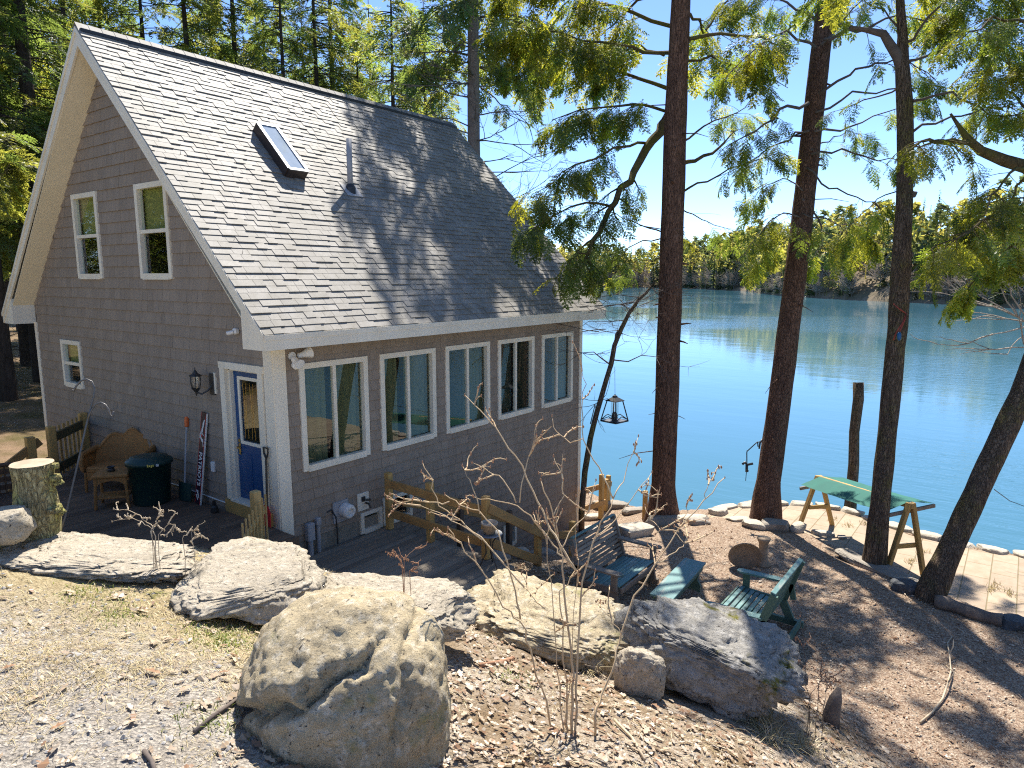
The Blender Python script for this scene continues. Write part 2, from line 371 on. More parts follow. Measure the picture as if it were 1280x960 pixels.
# ground: masks R gravel drive, G terrace gravel, B forest floor ; rest leaf litter / straw
def ground_mat():
    m, nt, bs = new_mat('ground_soil')
    at = N(nt, 'ShaderNodeAttribute', attribute_name='zone')
    sp = N(nt, 'ShaderNodeSeparateColor'); nt.links.new(at.outputs['Color'], sp.inputs['Color'])
    def vor(scale, a, b, c):
        v = N(nt, 'ShaderNodeTexVoronoi'); v.inputs['Scale'].default_value = scale
        tc = N(nt, 'ShaderNodeTexCoord'); nt.links.new(tc.outputs['Object'], v.inputs['Vector'])
        s = N(nt, 'ShaderNodeSeparateColor'); nt.links.new(v.outputs['Color'], s.inputs['Color'])
        r = N(nt, 'ShaderNodeValToRGB'); e = r.color_ramp.elements; e[0].color = (*a, 1); e[1].color = (*c, 1)
        k = e.new(.5); k.color = (*b, 1); nt.links.new(s.outputs['Red'], r.inputs['Fac'])
        return r.outputs['Color'], v.outputs['Distance']
    lit, d1 = vor(34, (.30, .235, .17), (.48, .40, .31), (.64, .57, .48))
    grav, d2 = vor(58, (.30, .275, .245), (.46, .42, .37), (.60, .55, .48))
    terr, d3 = vor(52, (.24, .16, .115), (.40, .29, .21), (.58, .48, .37))
    lit = mixc(nt, ramp(nt, noise_tex(nt, 1.2, 6, .7), .42, .62), lit, (.30, .22, .14))
    straw = mixc(nt, ramp(nt, noise_tex(nt, 40, 5, .7, (1, .3, 1)), .35, .65), (.38, .30, .17), (.60, .51, .32))
    straw = mixc(nt, ramp(nt, noise_tex(nt, 2.3, 5, .7), .56, .7), straw, (.22, .24, .06))
    forest = mixc(nt, ramp(nt, noise_tex(nt, .9, 6, .7), .4, .65), (.30, .21, .14), (.14, .12, .05))
    c = mixc(nt, at.outputs['Alpha'], lit, straw)
    c = mixc(nt, sp.outputs['Red'], c, grav); c = mixc(nt, sp.outputs['Green'], c, terr); c = mixc(nt, sp.outputs['Blue'], c, forest)
    c = mixc(nt, ramp(nt, noise_tex(nt, 3.1, 6, .7), .3, .75), c, mixc(nt, 1.0, c, (.72, .68, .62), 'MULTIPLY'))
    nt.links.new(c, bs.inputs['Base Color']); bs.inputs['Roughness'].default_value = 1; bs.inputs['Specular IOR Level'].default_value = .1
    p = bump(nt, bs, d2, .7, .025); p = bump(nt, bs, noise_tex(nt, 22, 7, .75), .8, .04, p)
    return m
M['ground'] = ground_mat()

def paver_mat():
    m, nt, bs = new_mat('patio_pavers')
    tc = N(nt, 'ShaderNodeTexCoord')
    b = N(nt, 'ShaderNodeTexBrick'); nt.links.new(tc.outputs['Object'], b.inputs['Vector'])
    b.inputs['Scale'].default_value = 1.0; b.inputs['Brick Width'].default_value = .75; b.inputs['Row Height'].default_value = .42
    b.inputs['Mortar Size'].default_value = .010; b.inputs['Mortar Smooth'].default_value = .3
    b.inputs['Color1'].default_value = (.45, .36, .265, 1); b.inputs['Color2'].default_value = (.38, .30, .225, 1); b.inputs['Mortar'].default_value = (.27, .22, .13, 1)
    c = mixc(nt, ramp(nt, noise_tex(nt, 4, 6, .7), .35, .7), b.outputs['Color'], mixc(nt, 1.0, b.outputs['Color'], (.8, .76, .7), 'MULTIPLY'))
    nt.links.new(c, bs.inputs['Base Color']); bs.inputs['Roughness'].default_value = .9; bs.inputs['Specular IOR Level'].default_value = .2
    inv = N(nt, 'ShaderNodeMath', operation='SUBTRACT'); inv.inputs[0].default_value = 1; nt.links.new(b.outputs['Fac'], inv.inputs[1])
    p = bump(nt, bs, inv.outputs[0], .8, .012); bump(nt, bs, noise_tex(nt, 30, 6, .7), .3, .01, p)
    return m
M['paver'] = paver_mat()
# ------------------------------------------------------------------ terrain
CP = [(0,960,.95),(0,850,1.0),(0,760,1.0),(0,700,1.0),(0,655,.98),(60,690,.97),(150,735,.88),(250,745,.74),(120,850,.95),(250,880,.8),(330,775,.6),
      (300,960,.75),(450,960,.55),(480,795,.22),(560,850,.2),(600,790,-.12),(640,930,.15),(715,915,.0),(800,880,-.35),(900,930,-.42),(760,960,.1),(900,970,-.32),
      (1000,905,-1.0),(1040,965,-.95),(1130,965,-1.45),(1100,905,-1.52),(1280,965,-1.62),(1280,810,-1.75),(1150,800,-1.7),(690,822,-.42),(850,875,-.62),
      (700,700,-1.5),(640,700,-1.25),(830,675,-1.62),(930,710,-1.65),(1000,690,-1.75),(900,655,-1.78),(1060,712,-1.68),(1100,725,-1.66),(1150,752,-1.68),(1200,775,-1.7),(1000,800,-1.62),(800,760,-1.6),(960,830,-1.55),
      (1200,690,-1.93),(1280,705,-1.93),(960,640,-1.9),(1060,650,-1.93),(1140,700,-1.92)]
ctrl = [tuple(atz(*c)) for c in CP]
ctrl += [(.5,-.6,-.9),(1.6,-.6,-.95),(1.6,-2.2,-.85),(.4,-1.6,-.75),(2.6,-.8,-1.15),(3.6,-.8,-1.5),(5,-.7,-1.95),(7,-.6,-2.3),(8.6,-.6,-2.42),(9.4,-.2,-2.4),(9.3,-1.4,-2.2),(6.5,-1.8,-1.7),
         (-1,1,-.5),(-1,4,-.4),(-1,7,-.25),(-2.6,2.2,-.35),(-2.7,4.5,0),(2,4,-.6),(6,4,-1.2),(-3.6,2,.75),(-4,5,.5),(-.3,-1.2,-.2),
         (-4,10,.2),(-15,15,.9),(-10,30,1),(0,15,.1),(5,12,-.4),(10,8,-1.6),(-30,5,1.8),(-20,-10,1.5),(-10,-15,1.2),(-6,-12,.85),(0,-12,-.35),(5,-12,-1.5),(10,-14,-1.95),
         (12,18,-1.2),(0,40,.8),(-40,60,2.5),(20,60,0),(16,35,-.8),(-60,0,3),(-60,40,3),(0,-30,-.5),(10,-40,-1.8),(-20,-40,1)]
ctrl = np.array(ctrl, float)
def tps_fit(P, z, lam=.015):
    n = len(P); d2 = ((P[:, None, :] - P[None]) ** 2).sum(-1)
    K = np.where(d2 > 0, .5 * d2 * np.log(np.maximum(d2, 1e-12)), 0) + lam * np.eye(n)
    A = np.zeros((n + 3, n + 3)); A[:n, :n] = K; A[:n, n] = 1; A[:n, n + 1:] = P; A[n, :n] = 1; A[n + 1:, :n] = P.T
    return np.linalg.solve(A, np.concatenate([z, [0, 0, 0]]))
TW = tps_fit(ctrl[:, :2], ctrl[:, 2])
SH_Y = np.array([-60, -14, -8.9, -7.8, -6.95, -5.5, -4.6, -3.8, -2.75, -2, -1, 0, 3, 8, 15, 30, 60, 120])
SH_X = np.array([12.5, 11.8, 11.2, 11.05, 11.2, 12.0, 11.9, 11.5, 10.3, 9.95, 10.05, 10.4, 11.2, 13.5, 18, 24, 30, 40.])
WATER = -2.6
PATZ = -1.95
_sc = lambda L, k=1.018: [(CAM.x + (x - CAM.x) * k, CAM.y + (y - CAM.y) * k) for x, y in L]
PAT = _sc([(9.1, -2.95), (9.3, -4.1), (9.35, -5.0), (8.75, -5.95), (7.75, -7.4), (7.45, -7.85), (7.0, -8.6), (6.6, -9.4), (5.6, -14), (11.2, -14), (10.75, -8.9), (10.6, -7.8), (10.72, -6.95), (11.5, -5.5), (11.35, -4.6), (10.95, -3.8), (10.2, -3.0)])
def in_poly(x, y, P):
    k = np.zeros(len(x), bool)
    for (x0, y0), (x1, y1) in zip(P, P[1:] + P[:1]):
        if y0 == y1: continue
        k ^= ((y0 > y) != (y1 > y)) & (x < (x1 - x0) * (y - y0) / (y1 - y0) + x0)
    return k
def height(x, y):
    x = np.asarray(x, float); y = np.asarray(y, float); sh = x.shape; x = x.ravel(); y = y.ravel()
    out = np.zeros_like(x)
    P = ctrl[:, :2]; n = len(P)
    for i in range(0, len(x), 20000):
        xs = x[i:i + 20000]; ys = y[i:i + 20000]
        d2 = (xs[:, None] - P[:, 0]) ** 2 + (ys[:, None] - P[:, 1]) ** 2
        out[i:i + 20000] = np.where(d2 > 0, .5 * d2 * np.log(np.maximum(d2, 1e-12)), 0) @ TW[:n] + TW[n] + TW[n + 1] * xs + TW[n + 2] * ys
    out = np.clip(out, -2.5, 3.2)
    d = x - np.interp(y, SH_Y, SH_X)
    out = np.where(in_poly(x, y, PAT), np.minimum(out, -2.02), out)
    k = np.clip((d + .05) / .5, 0, 1); k = k * k * (3 - 2 * k)
    out = out * (1 - k) + (-4.2) * k
    return out.reshape(sh)
def hz(x, y): return float(height(np.array([x]), np.array([y]))[0])
def on_ground(px, py):
    d = ray(px, py); t0 = 1.5
    ts = np.linspace(1.5, 40, 800); P = np.array(CAM)[None] + ts[:, None] * np.array(d)[None]
    h = height(P[:, 0], P[:, 1]); below = np.where(P[:, 2] <= h)[0]
    i = below[0] if len(below) else len(ts) - 1
    lo, hi = ts[max(i - 1, 0)], ts[i]
    for _ in range(12):
        m = (lo + hi) / 2; p = CAM + d * m
        if p.z <= hz(p.x, p.y): hi = m
        else: lo = m
    return CAM + d * hi
def depth_of(p): 
    v = p - CAM
    fh = v.x * FW[0] + v.y * FW[1]
    return fh * math.cos(PIT) - v.z * math.sin(PIT)

def smooth(a, lo, hi): 
    t = np.clip((a - lo) / (hi - lo), 0, 1); return t * t * (3 - 2 * t)
def vnoise(x, y, f, seed=0.0):
    return np.array([mn.noise(Vector((a * f + seed, b * f - seed, seed * .7))) for a, b in zip(x, y)])
xs = np.concatenate([np.linspace(-90, -9, 28)[:-1], np.linspace(-9, 14, 256), np.linspace(14, 60, 24)[1:]])
ys = np.concatenate([np.linspace(-60, -13, 16)[:-1], np.linspace(-13, 10, 256), np.linspace(10, 130, 34)[1:]])
GX, GY = np.meshgrid(xs, ys); H = height(GX, GY)
gx, gy, h = GX.ravel(), GY.ravel(), H.ravel().copy()
near = (gx > -9) & (gx < 14) & (gy > -13) & (gy < 10)
rough = np.zeros_like(h); rough[near] = vnoise(gx[near], gy[near], 1.7) * .03 + vnoise(gx[near], gy[near], 5.1, 3) * .018
far_ = ~near; rough[far_] = vnoise(gx[far_], gy[far_], .25) * .25
# zone masks
u = (gx - CAM.x) * FW[0] + (gy - CAM.y) * FW[1]; w = (gx - CAM.x) * RT[0] + (gy - CAM.y) * RT[1]
wob = np.zeros_like(h); wob[near] = vnoise(gx[near], gy[near], .8, 9)
terr = smooth(-(h + 1.32 + wob * .1), 0, .22) * (gx < 12)
forest = np.maximum(smooth(gy, 5.5, 9), smooth(-gx, 7, 12)) * 1.0
drive = smooth(-(w + .55) + wob * .7, 0, 1.0) * smooth(-(u + .25 * (w + 2)), -5.3, -4.3)
straw = smooth(-w + wob * .9, 1.0, 2.2) * (1 - terr)
rough *= np.where(near, 1 - .6 * terr, 1)
V = np.stack([gx, gy, h + rough], 1)
nx, ny = len(xs), len(ys)
ii = (np.arange(ny - 1)[:, None] * nx + np.arange(nx - 1)[None]).ravel()
Q = np.stack([ii, ii + 1, ii + 1 + nx, ii + nx], 1)
ground = np_mesh('ground', V, Q, M['ground'], smooth=True)
za = ground.data.attributes.new('zone', 'FLOAT_COLOR', 'POINT')
za.data.foreach_set('color', np.stack([drive, terr, forest, straw], 1).astype(np.float32).ravel())
tag(ground, kind='structure')

mb = MB(); mb.poly([(-300, -900, WATER), (900, -900, WATER), (900, 1500, WATER), (-300, 1500, WATER)])
tag(mb.build('lake_water', M['water']), kind='structure')

# patio of pavers beside the lake
pat = PAT
mb = MB(); mb.prism([(x, y, -2.25) for x, y in pat], (0, 0, .30))
po = mb.build('patio_paving', M['paver']); tag(po, kind='structure')
# rotate texture space: pavers run parallel to the water

# ------------------------------------------------------------------ cottage
W, L = 8.47, 8.43
K = 4.75 / 4.705
def ztop(y): return 2.9 + (y + .47) * K
cot = empty('lake_cottage', 'grey shingled lake cottage with steep grey roof and white trim', 'house')
def subtract(p, hole):
    u0, u1, z0, z1 = p; a0, a1, b0, b1 = hole
    if a1 <= u0 or a0 >= u1 or b1 <= z0 or b0 >= z1: return [p]
    out = []
    if b0 > z0: out.append((u0, u1, z0, b0))
    if b1 < z1: out.append((u0, u1, b1, z1))
    m0, m1 = max(z0, b0), min(z1, b1)
    if a0 > u0: out.append((u0, a0, m0, m1))
    if a1 < u1: out.append((a1, u1, m0, m1))
    return out
def clip(poly, f):
    out = []
    for i, p in enumerate(poly):
        q = poly[(i + 1) % len(poly)]; a, b = f(*p), f(*q)
        if a >= 0: out.append(p)
        if (a >= 0) != (b >= 0):
            t = a / (a - b); out.append((p[0] + (q[0] - p[0]) * t, p[1] + (q[1] - p[1]) * t))
    return out
def shakes(name, to3, u0, u1, zb, zt, holes, clips, course=.19, seed=1, parent=None):
    r = random.Random(seed); mb = MB(); z = zb
    while z < zt:
        u = u0 - r.random() * .15
        while u < u1:
            wd = r.uniform(.11, .23); a, b = max(u, u0), min(u + wd - .004, u1); u += wd
            if b - a < .01: continue
            dz = r.uniform(-.002, .002)
            pcs = [(a, b, z + dz, min(z + course + .012, zt))]
            for hl in holes: pcs = [q for p in pcs for q in subtract(p, hl)]
            mb.tint = r.gauss(0, .04)
            th = r.uniform(.020, .026)
            for (p0, p1, q0, q1) in pcs:
                if p1 - p0 < .006 or q1 - q0 < .006: continue
                poly = [(p0, q0), (p1, q0), (p1, q1), (p0, q1)]
                for c in clips: 
                    poly = clip(poly, c)
                    if len(poly) < 3: break
                if len(poly) < 3: continue
                off = lambda zz: .003 + th * max(0, (z + course + .012 - zz)) / course
                mb.poly([to3(uu, zz, off(zz)) for uu, zz in poly])
                mb.poly([to3(p0, q0, 0), to3(p1, q0, 0), to3(p1, q0, off(q0)), to3(p0, q0, off(q0))]) if len(poly) == 4 else None
                mb.poly([to3(p0, q0, 0), to3(p0, q0, off(q0)), to3(p0, q1, off(q1)), to3(p0, q1, 0)]) if len(poly) == 4 else None
                mb.poly([to3(p1, q0, 0), to3(p1, q0, off(q0)), to3(p1, q1, off(q1)), to3(p1, q1, 0)]) if len(poly) == 4 else None
        z += course
    return mb.build(name, M['shake'], parent)
SW = [(.44, 1.68), (2.02, 3.28), (3.62, 4.85), (5.19, 6.39), (6.76, 7.98)]; SZ = (.79, 2.36)
BW = [(1.5, 1.9, -.52, -.22), (2.0, 2.62, -.52, -.1), (5.35, 5.75, -2.05, -1.6)]
holesS = [(a, b, *SZ) for a, b in SW] + [(x0, x1, z0, z1) for x0, x1, z0, z1 in BW] + [(-1, 2.08, -5, -.30)]
shakes('side_wall', lambda u, z, o: (u, -o, z), .12, L - .1, -2.55, 2.70, holesS, [], .168, seed=3, parent=cot)
GWN = [(5.04, 6.0, 3.65, 5.13), (2.57, 3.54, 3.65, 5.13), (6.31, 7.15, 1.49, 2.37)]
DOOR = (.24, 1.28, 0.0, 2.31)
gclips = [lambda y, z: ztop(y) - .12 - z, lambda y, z: ztop(W - y) - .12 - z]
shakes('gable_wall', lambda u, z, o: (-o, u, z), .12, W - .1, -.35, 7.4, GWN + [DOOR], gclips, .19, seed=5, parent=cot)
# wall backing with openings, as slabs just behind the shakes
mb = MB()
def backing(to3, u0, u1, z0, z1, holes, clips):
    pcs = [(u0, u1, z0, z1)]
    for hl in holes: pcs = [q for p in pcs for q in subtract(p, hl)]
    for (a, b, c, d) in pcs:
        poly = [(a, c), (b, c), (b, d), (a, d)]
        for cl in clips:
            poly = clip(poly, cl)
            if len(poly) < 3: break
        if len(poly) >= 3: mb.poly([to3(u, z, 0) for u, z in poly])
backing(lambda u, z, o: (u, .012, z), 0, L, -2.7, 2.72, [(a, b, *SZ) for a, b in SW] + BW, [])
backing(lambda u, z, o: (.012, u, z), 0, W, -.6, 7.4, GWN + [DOOR], gclips)
mb.poly([(L, 0, -2.7), (L, W, -2.7), (L, W, 2.72), (L, W / 2, 7.4), (L, 0, 2.72)])
mb.poly([(0, W, -2.7), (L, W, -2.7), (L, W, 2.72), (0, W, 2.72)])
mb.build('sheathing_wall', M['shake'], cot)
mb = MB()
mb.box((1.03, .03, -1.4), (2.1, .06, 2.19)); mb.box((.03, 4.2, -.8), (.06, 8.3, .86))
mb.build('foundation', M['conc'], cot)
# interior rooms, floors and partitions seen through the glass
mb = MB()
mb.poly([(.05, .05, 0), (L - .05, .05, 0), (L - .05, W - .05, 0), (.05, W - .05, 0)]); 
mb.poly([(.05, .05, 2.75), (L - .05, .05, 2.75), (L - .05, W - .05, 2.75), (.05, W - .05, 2.75)])
mb.build('room_floor', M['roomf'], cot)
mb = MB()
mb.box((4.2, 4.3, 1.37), (8.2, .1, 2.7)); mb.box((4.3, 2.2, 1.37), (.1, 4.0, 2.7))
mb.box((3.0, 4.24, 4.0), (.1, 3.4, 2.4))
mb.build('partition', M['roomg'], cot)

def window(parent, to3, u0, u1, z0, z1, kind, cu=.055, drape=None):
    """to3(u, z, o): o outward. slider: mullion in the middle; hung: meeting rail half-way"""
    fr = MB()
    def slab(a, b, c, d, o0, o1):
        P = [to3(a, c, o0), to3(b, c, o0), to3(b, d, o0), to3(a, d, o0)]
        off = Vector(to3(a, c, o1)) - Vector(to3(a, c, o0)); fr.prism(P, off)
    slab(u0 - .035, u0 + cu, z0 - .03, z1 + .03, -.05, .045); slab(u1 - cu, u1 + .035, z0 - .03, z1 + .03, -.05, .045)
    slab(u0 + cu, u1 - cu, z1 - cu, z1 + .03, -.05, .043); slab(u0 + cu, u1 - cu, z0 - .045, z0 + cu, -.05, .055)
    um, zm = (u0 + u1) / 2, (z0 + z1) / 2
    if kind == 'slider':
        slab(um - .03, um + .03, z0 + cu, z1 - cu, -.04, .02)
    elif kind == 'hung':
        slab(u0 + cu, u1 - cu, zm - .03, zm + .03, -.04, .025)
    f = fr.build('window', M['trim'], parent)
    def pane(a, b, c, d, o):
        g = MB(); g.poly([to3(a, c, o), to3(b, c, o), to3(b, d, o), to3(a, d, o)]); g.build('glass', M['glass'], f)
    if kind == 'slider': pane(u0 + cu, um, z0 + cu, z1 - cu, -.012); pane(um, u1 - cu, z0 + cu, z1 - cu, -.028)
    elif kind == 'hung': pane(u0 + cu, u1 - cu, zm, z1 - cu, -.010); pane(u0 + cu, u1 - cu, z0 + cu, zm, -.028)
    else: pane(u0 + cu, u1 - cu, z0 + cu, z1 - cu, -.02)
    if drape:
        d = MB()
        for (a, b, mtl) in drape:
            n = 14; q = []
            for i in range(n + 1):
                t = a + (b - a) * i / n; q.append((t, -.14 - .03 * math.sin(i * 2.2)))
            for i in range(n):
                d.poly([to3(q[i][0], z0 - .1, q[i][1]), to3(q[i + 1][0], z0 - .1, q[i + 1][1]), to3(q[i + 1][0], z1 + .05, q[i + 1][1]), to3(q[i][0], z1 + .05, q[i][1])])
        d.build('drape', M['curtain'] if mtl == 'c' else M['roomg'], f)
    if kind == 'hung':
        d = MB(); d.poly([to3(u0, zm, -.10), to3(u1, zm, -.10), to3(u1, z1 + .05, -.10), to3(u0, z1 + .05, -.10)]); d.build('blind', M['olive'], f)
    return f
sideto = lambda u, z, o: (u, -o, z); gabto = lambda u, z, o: (-o, u, z)
DR = [[(.44, .98, 'c'), (1.1, 1.7, 'r')], [(2.0, 2.5, 'c'), (2.68, 3.3, 'r')], [(4.25, 4.86, 'r')], [(5.2, 5.8, 'r'), (6.0, 6.4, 'c')], [(7.4, 8.0, 'r')]]
for (a, b), dr in zip(SW, DR): window(cot, sideto, a, b, *SZ, 'slider', drape=dr)
for (a, b, c, d) in BW: window(cot, sideto, a, b, c, d, 'plain', .035)
window(cot, gabto, *GWN[0], 'hung'); window(cot, gabto, *GWN[1], 'hung'); window(cot, gabto, *GWN[2], 'hung', drape=[(6.3, 6.7, 'c')])

# door
cas = MB()
cas.box((-.02, .265, 1.26), (.07, .11, 2.10)); cas.box((-.02, 1.245, 1.26), (.07, .13, 2.10)); cas.box((-.02, .75, 2.33), (.075, 1.16, .10))
cas.box((.085, 1.165, 1.24), (.14, .03, 2.04)); cas.box((.085, .335, 1.24), (.14, .03, 2.04)); cas.box((.085, .75, 2.265), (.14, .86, .03))
cas.box((.03, .75, .215), (.22, .86, .03))
cas.build('door_casing', M['trim'], cot)
rs = MB(); rs.box((-.045, .75, .10), (.06, 1.2, .20)); rs.build('door_step', M['pine'], cot)
dm = MB(); 
gy0, gy1, gz0, gz1 = .50, 1.0, 1.16, 2.12
for pc in [q for q in subtract((.352, 1.148, .232, 2.25), (gy0, gy1, gz0, gz1))]:
    dm.box((.10, (pc[0] + pc[1]) / 2, (pc[2] + pc[3]) / 2), (.045, pc[1] - pc[0], pc[3] - pc[2]))
for (a, b) in ((.46, .72), (.78, 1.04)): dm.box((.074, (a + b) / 2, .66), (.012, b - a, .62), bev=.005)
door = dm.build('door', M['blue'], cot)
fm = MB()
fm.box((.07, gy0 - .005, (gz0 + gz1) / 2), (.02, .05, gz1 - gz0 + .09)); fm.box((.07, gy1 + .005, (gz0 + gz1) / 2), (.02, .05, gz1 - gz0 + .09))
fm.box((.07, .75, gz1 + .02), (.019, .46, .05)); fm.box((.07, .75, gz0 - .02), (.019, .46, .05))
fm.build('glass_frame', M['trim'], door)
fm = MB(); fm.poly([(.085, gy0, gz0), (.085, gy1, gz0), (.085, gy1, gz1), (.085, gy0, gz1)]); fm.build('glass', M['glass'], door)
fm = MB()
for k in range(5): fm.tube([(.088, gy0 + .07 + k * .09, gz0 + .05), (.088, gy0 + .07 + k * .09 + (.03 if k % 2 else -.03), (gz0 + gz1) / 2), (.088, gy0 + .07 + k * .09, gz1 - .05)], .005, 5)
fm.build('leading', M['brass'], door)
fm = MB(); fm.lathe([(.03, 0), (.03, .012)], (.077, 1.08, 1.15), 12, Matrix.Rotation(-math.pi / 2, 3, 'Y')); fm.box((.07, 1.08, 1.02), (.012, .05, .18), bev=.004)
fm.tube([(.07, 1.08, 1.06), (.02, 1.08, 1.05), (.01, 1.04, 1.05), (.012, .97, 1.05)], .011, 8)
fm.build('handle', M['brass'], door)

# white corner boards
for nm, boxes in (('corner_board', [((-.016, .085, 1.05), (.032, .21, 3.32)), ((.085, -.02, 1.03), (.20, .034, 3.32))]),
                  ('corner_board', [((-.016, W - .06, 1.1), (.032, .13, 3.2))]),
                  ('corner_board', [((L - .05, -.018, .08), (.12, .036, 5.24))])):
    b = MB()
    for c, s_ in boxes: b.box(c, s_)
    b.build(nm, M['trim'], cot)

# roof: deck slabs + individual shingles on the lake-facing slope
X0, X1 = -.43, 8.72
YR = W / 2; ZR = ztop(YR)
sl = math.hypot(YR + .47, ZR - 2.9); dv = Vector((0, (YR + .47) / sl, (ZR - 2.9) / sl)); nrm = Vector((0, -dv.z, dv.y))
mb = MB()
o0 = Vector((0, -.47, 2.9))
def RP(x, s, o): p = o0 + dv * s + nrm * o; return (x, p.y, p.z)
mb.mi = 0
mb.prism([RP(X0, 0, 0), RP(X0, sl, 0), (X0, YR, ZR - .16), RP(X0, 0, -.12)], (X1 - X0, 0, 0))
mb.prism([(X0, W + .47, 2.9), (X0, YR, ZR), (X0, YR, ZR - .16), (X0, W + .40, 2.80)], (X1 - X0, 0, 0))
rr = random.Random(4); s = -.02; row = 0; ex = .126
while s < sl - .02:
    x = X0 - .012 - (.165 if row % 2 else 0) - .05 * rr.random(); row += 1
    while x < X1 + .012:
        wd = rr.choice([.165, .165, .33, .25]); a, b = max(x, X0 - .012), min(x + wd - .005, X1 + .012); x += wd
        if b - a < .01: continue
        thick = .020 if rr.random() < .5 else .012
        mb.tint = rr.gauss(0, .06)
        s1 = min(s + ex + .004, sl)
        e0 = .004 + thick; e1 = e0 - .0105
        P = [RP(a, s, 0), RP(b, s, 0), RP(b, s, e0), RP(a, s, e0), RP(a, s1, e1), RP(b, s1, e1), RP(a, s1, 0), RP(b, s1, 0)]
        n = len(mb.v); mb.v += P
        for q in ((0, 1, 2, 3), (3, 2, 5, 4), (0, 3, 4, 6), (1, 7, 5, 2)): mb.face([n + i for i in q])
    s += ex
mb.tint = 0
# ridge cap pieces
x = X0 - .015
while x < X1:
    b = min(x + .2, X1 + .015); th = .034
    mb.tint = rr.gauss(0, .08)
    yy = .15
    A = [(x, YR - yy, ZR - yy * K + th), (x, YR, ZR + th + .03), (x, YR + yy, ZR - yy * K + th)]
    B = [(b, YR - yy, ZR - yy * K + th - .006), (b, YR, ZR + th + .024), (b, YR + yy, ZR - yy * K + th - .006)]
    mb.poly([A[0], B[0], B[1], A[1]]); mb.poly([A[1], B[1], B[2], A[2]])
    mb.poly([A[0], (x, YR - yy, ZR - yy * K - .01), (b, YR - yy, ZR - yy * K - .01), B[0]])
    x = b
mb.tint = 0
roof = mb.build('roof', M['shingle'], cot)
rv = MB(); rv.box((4.15, YR - .12, ZR - .075), (X1 - X0 - .02, .05, .05)); rv.build('ridge_vent', M['black'], roof)
# rake fascia, soffits, eave fascia, eave returns
def rake(flip, xo, nm='rake_fascia'):
    f = (lambda y: W - y) if flip else (lambda y: y)
    b = MB()
    prof = [(xo, f(-.49), 2.885), (xo, f(YR) , ztop(YR) - .012), (xo, f(YR), ztop(YR) - .30), (xo, f(-.49), 2.68)]
    b.prism(prof, (.035 if xo < 0 else -.035, 0, 0))
    b.build(nm, M['trim'], roof)
    b = MB()
    prof = [(xo - .02, f(-.49), 2.89), (xo - .02, f(YR), ztop(YR) - .005), (xo - .02, f(YR), ztop(YR) - .09), (xo - .02, f(-.49), 2.82)]
    b.prism(prof, (.018, 0, 0)); b.build('drip_trim', M['trim'], roof)
rake(False, X0 - .002); rake(True, X0 - .002)
for flip in (False, True):
    f = (lambda y: W - y) if flip else (lambda y: y)
    b = MB(); b.prism([(X0 + .03, f(-.3), 2.72), (X0 + .03, f(YR), ztop(YR) - .25), (X0 + .03, f(YR), ztop(YR) - .27), (X0 + .03, f(-.3), 2.70)], (-X0 - .0, 0, 0))
    b.build('soffit', M['soffit'], roof)
    b = MB(); b.prism([(X0 + .012, f(-.46), 2.675), (X0 + .012, f(.05), 2.675), (X0 + .012, f(.05), 3.2), (X0 + .012, f(-.46), 2.87)], (-X0 - .02, 0, 0))
    b.build('eave_return', M['trim'], roof)
b = MB(); b.box((4.145, -.485, 2.785), (X1 - X0 + .0, .03, .21)); b.box((4.145, -.503, 2.85), (X1 - X0 + .03, .008, .07)); b.build('eave_fascia', M['trim'], roof)
b = MB(); b.box((4.15, -.24, 2.69), (X1 - X0 - .1, .46, .02)); b.build('eave_soffit', M['soffit'], roof)
b = MB(); b.prism([(X1 - .03, -.47, 2.885), (X1 - .03, YR, ztop(YR) - .01), (X1 - .03, YR, ztop(YR) - .26), (X1 - .03, -.47, 2.68)], (.03, 0, 0)); b.build('rake_fascia', M['trim'], roof)

# skylight on the slope
def RS(x, y, o):
    s_ = (y + .47) / dv.y; return RP(x, s_, o)
sk = MB(); a, b_, y0, y1 = 1.76, 2.14, 1.96, 2.80
for (p, q) in (((a, y0), (b_, y0)), ((b_, y0), (b_, y1)), ((b_, y1), (a, y1)), ((a, y1), (a, y0))):
    sk.bar(RS(*p, .09), RS(*q, .09), .06, .17, up=nrm)
skl = sk.build('skylight', M['bronze'], roof)
sk = MB()
for (p, q) in (((a, y0), (b_, y0)), ((b_, y0), (b_, y1)), ((b_, y1), (a, y1)), ((a, y1), (a, y0))):
    sk.bar(RS(*p, .18), RS(*q, .18), .06, .02, up=nrm)
sk.build('skylight_rim', M['steel'], skl)
sk = MB(); sk.poly([RS(a, y0, .172), RS(b_, y0, .172), RS(b_, y1, .172), RS(a, y1, .172)]); sk.build('glass', M['skyglass'], skl)
# vent pipe with boot
vp = MB(); B0 = Vector((3.10, 1.85, ztop(1.85)))
vp.tube([B0 + Vector((0, 0, -.05)), B0 + Vector((0, 0, .93))], .052, 14)
pipe = vp.build('vent_pipe', M['pvc'], roof, True)
for p in pipe.data.polygons: p.use_smooth = len(p.vertices) == 4
vp = MB(); vp.lathe([(.12, -.16), (.10, .05), (.065, .11), (.06, .12)], B0, 14); vp.build('pipe_boot', M['black'], pipe)
vp = MB(); vp.box(RS(3.1, 1.83, .022), (.36, .30, .012), Matrix((Vector((1, 0, 0)), dv, nrm)).transposed()); vp.build('flashing', M['pvc'], pipe)

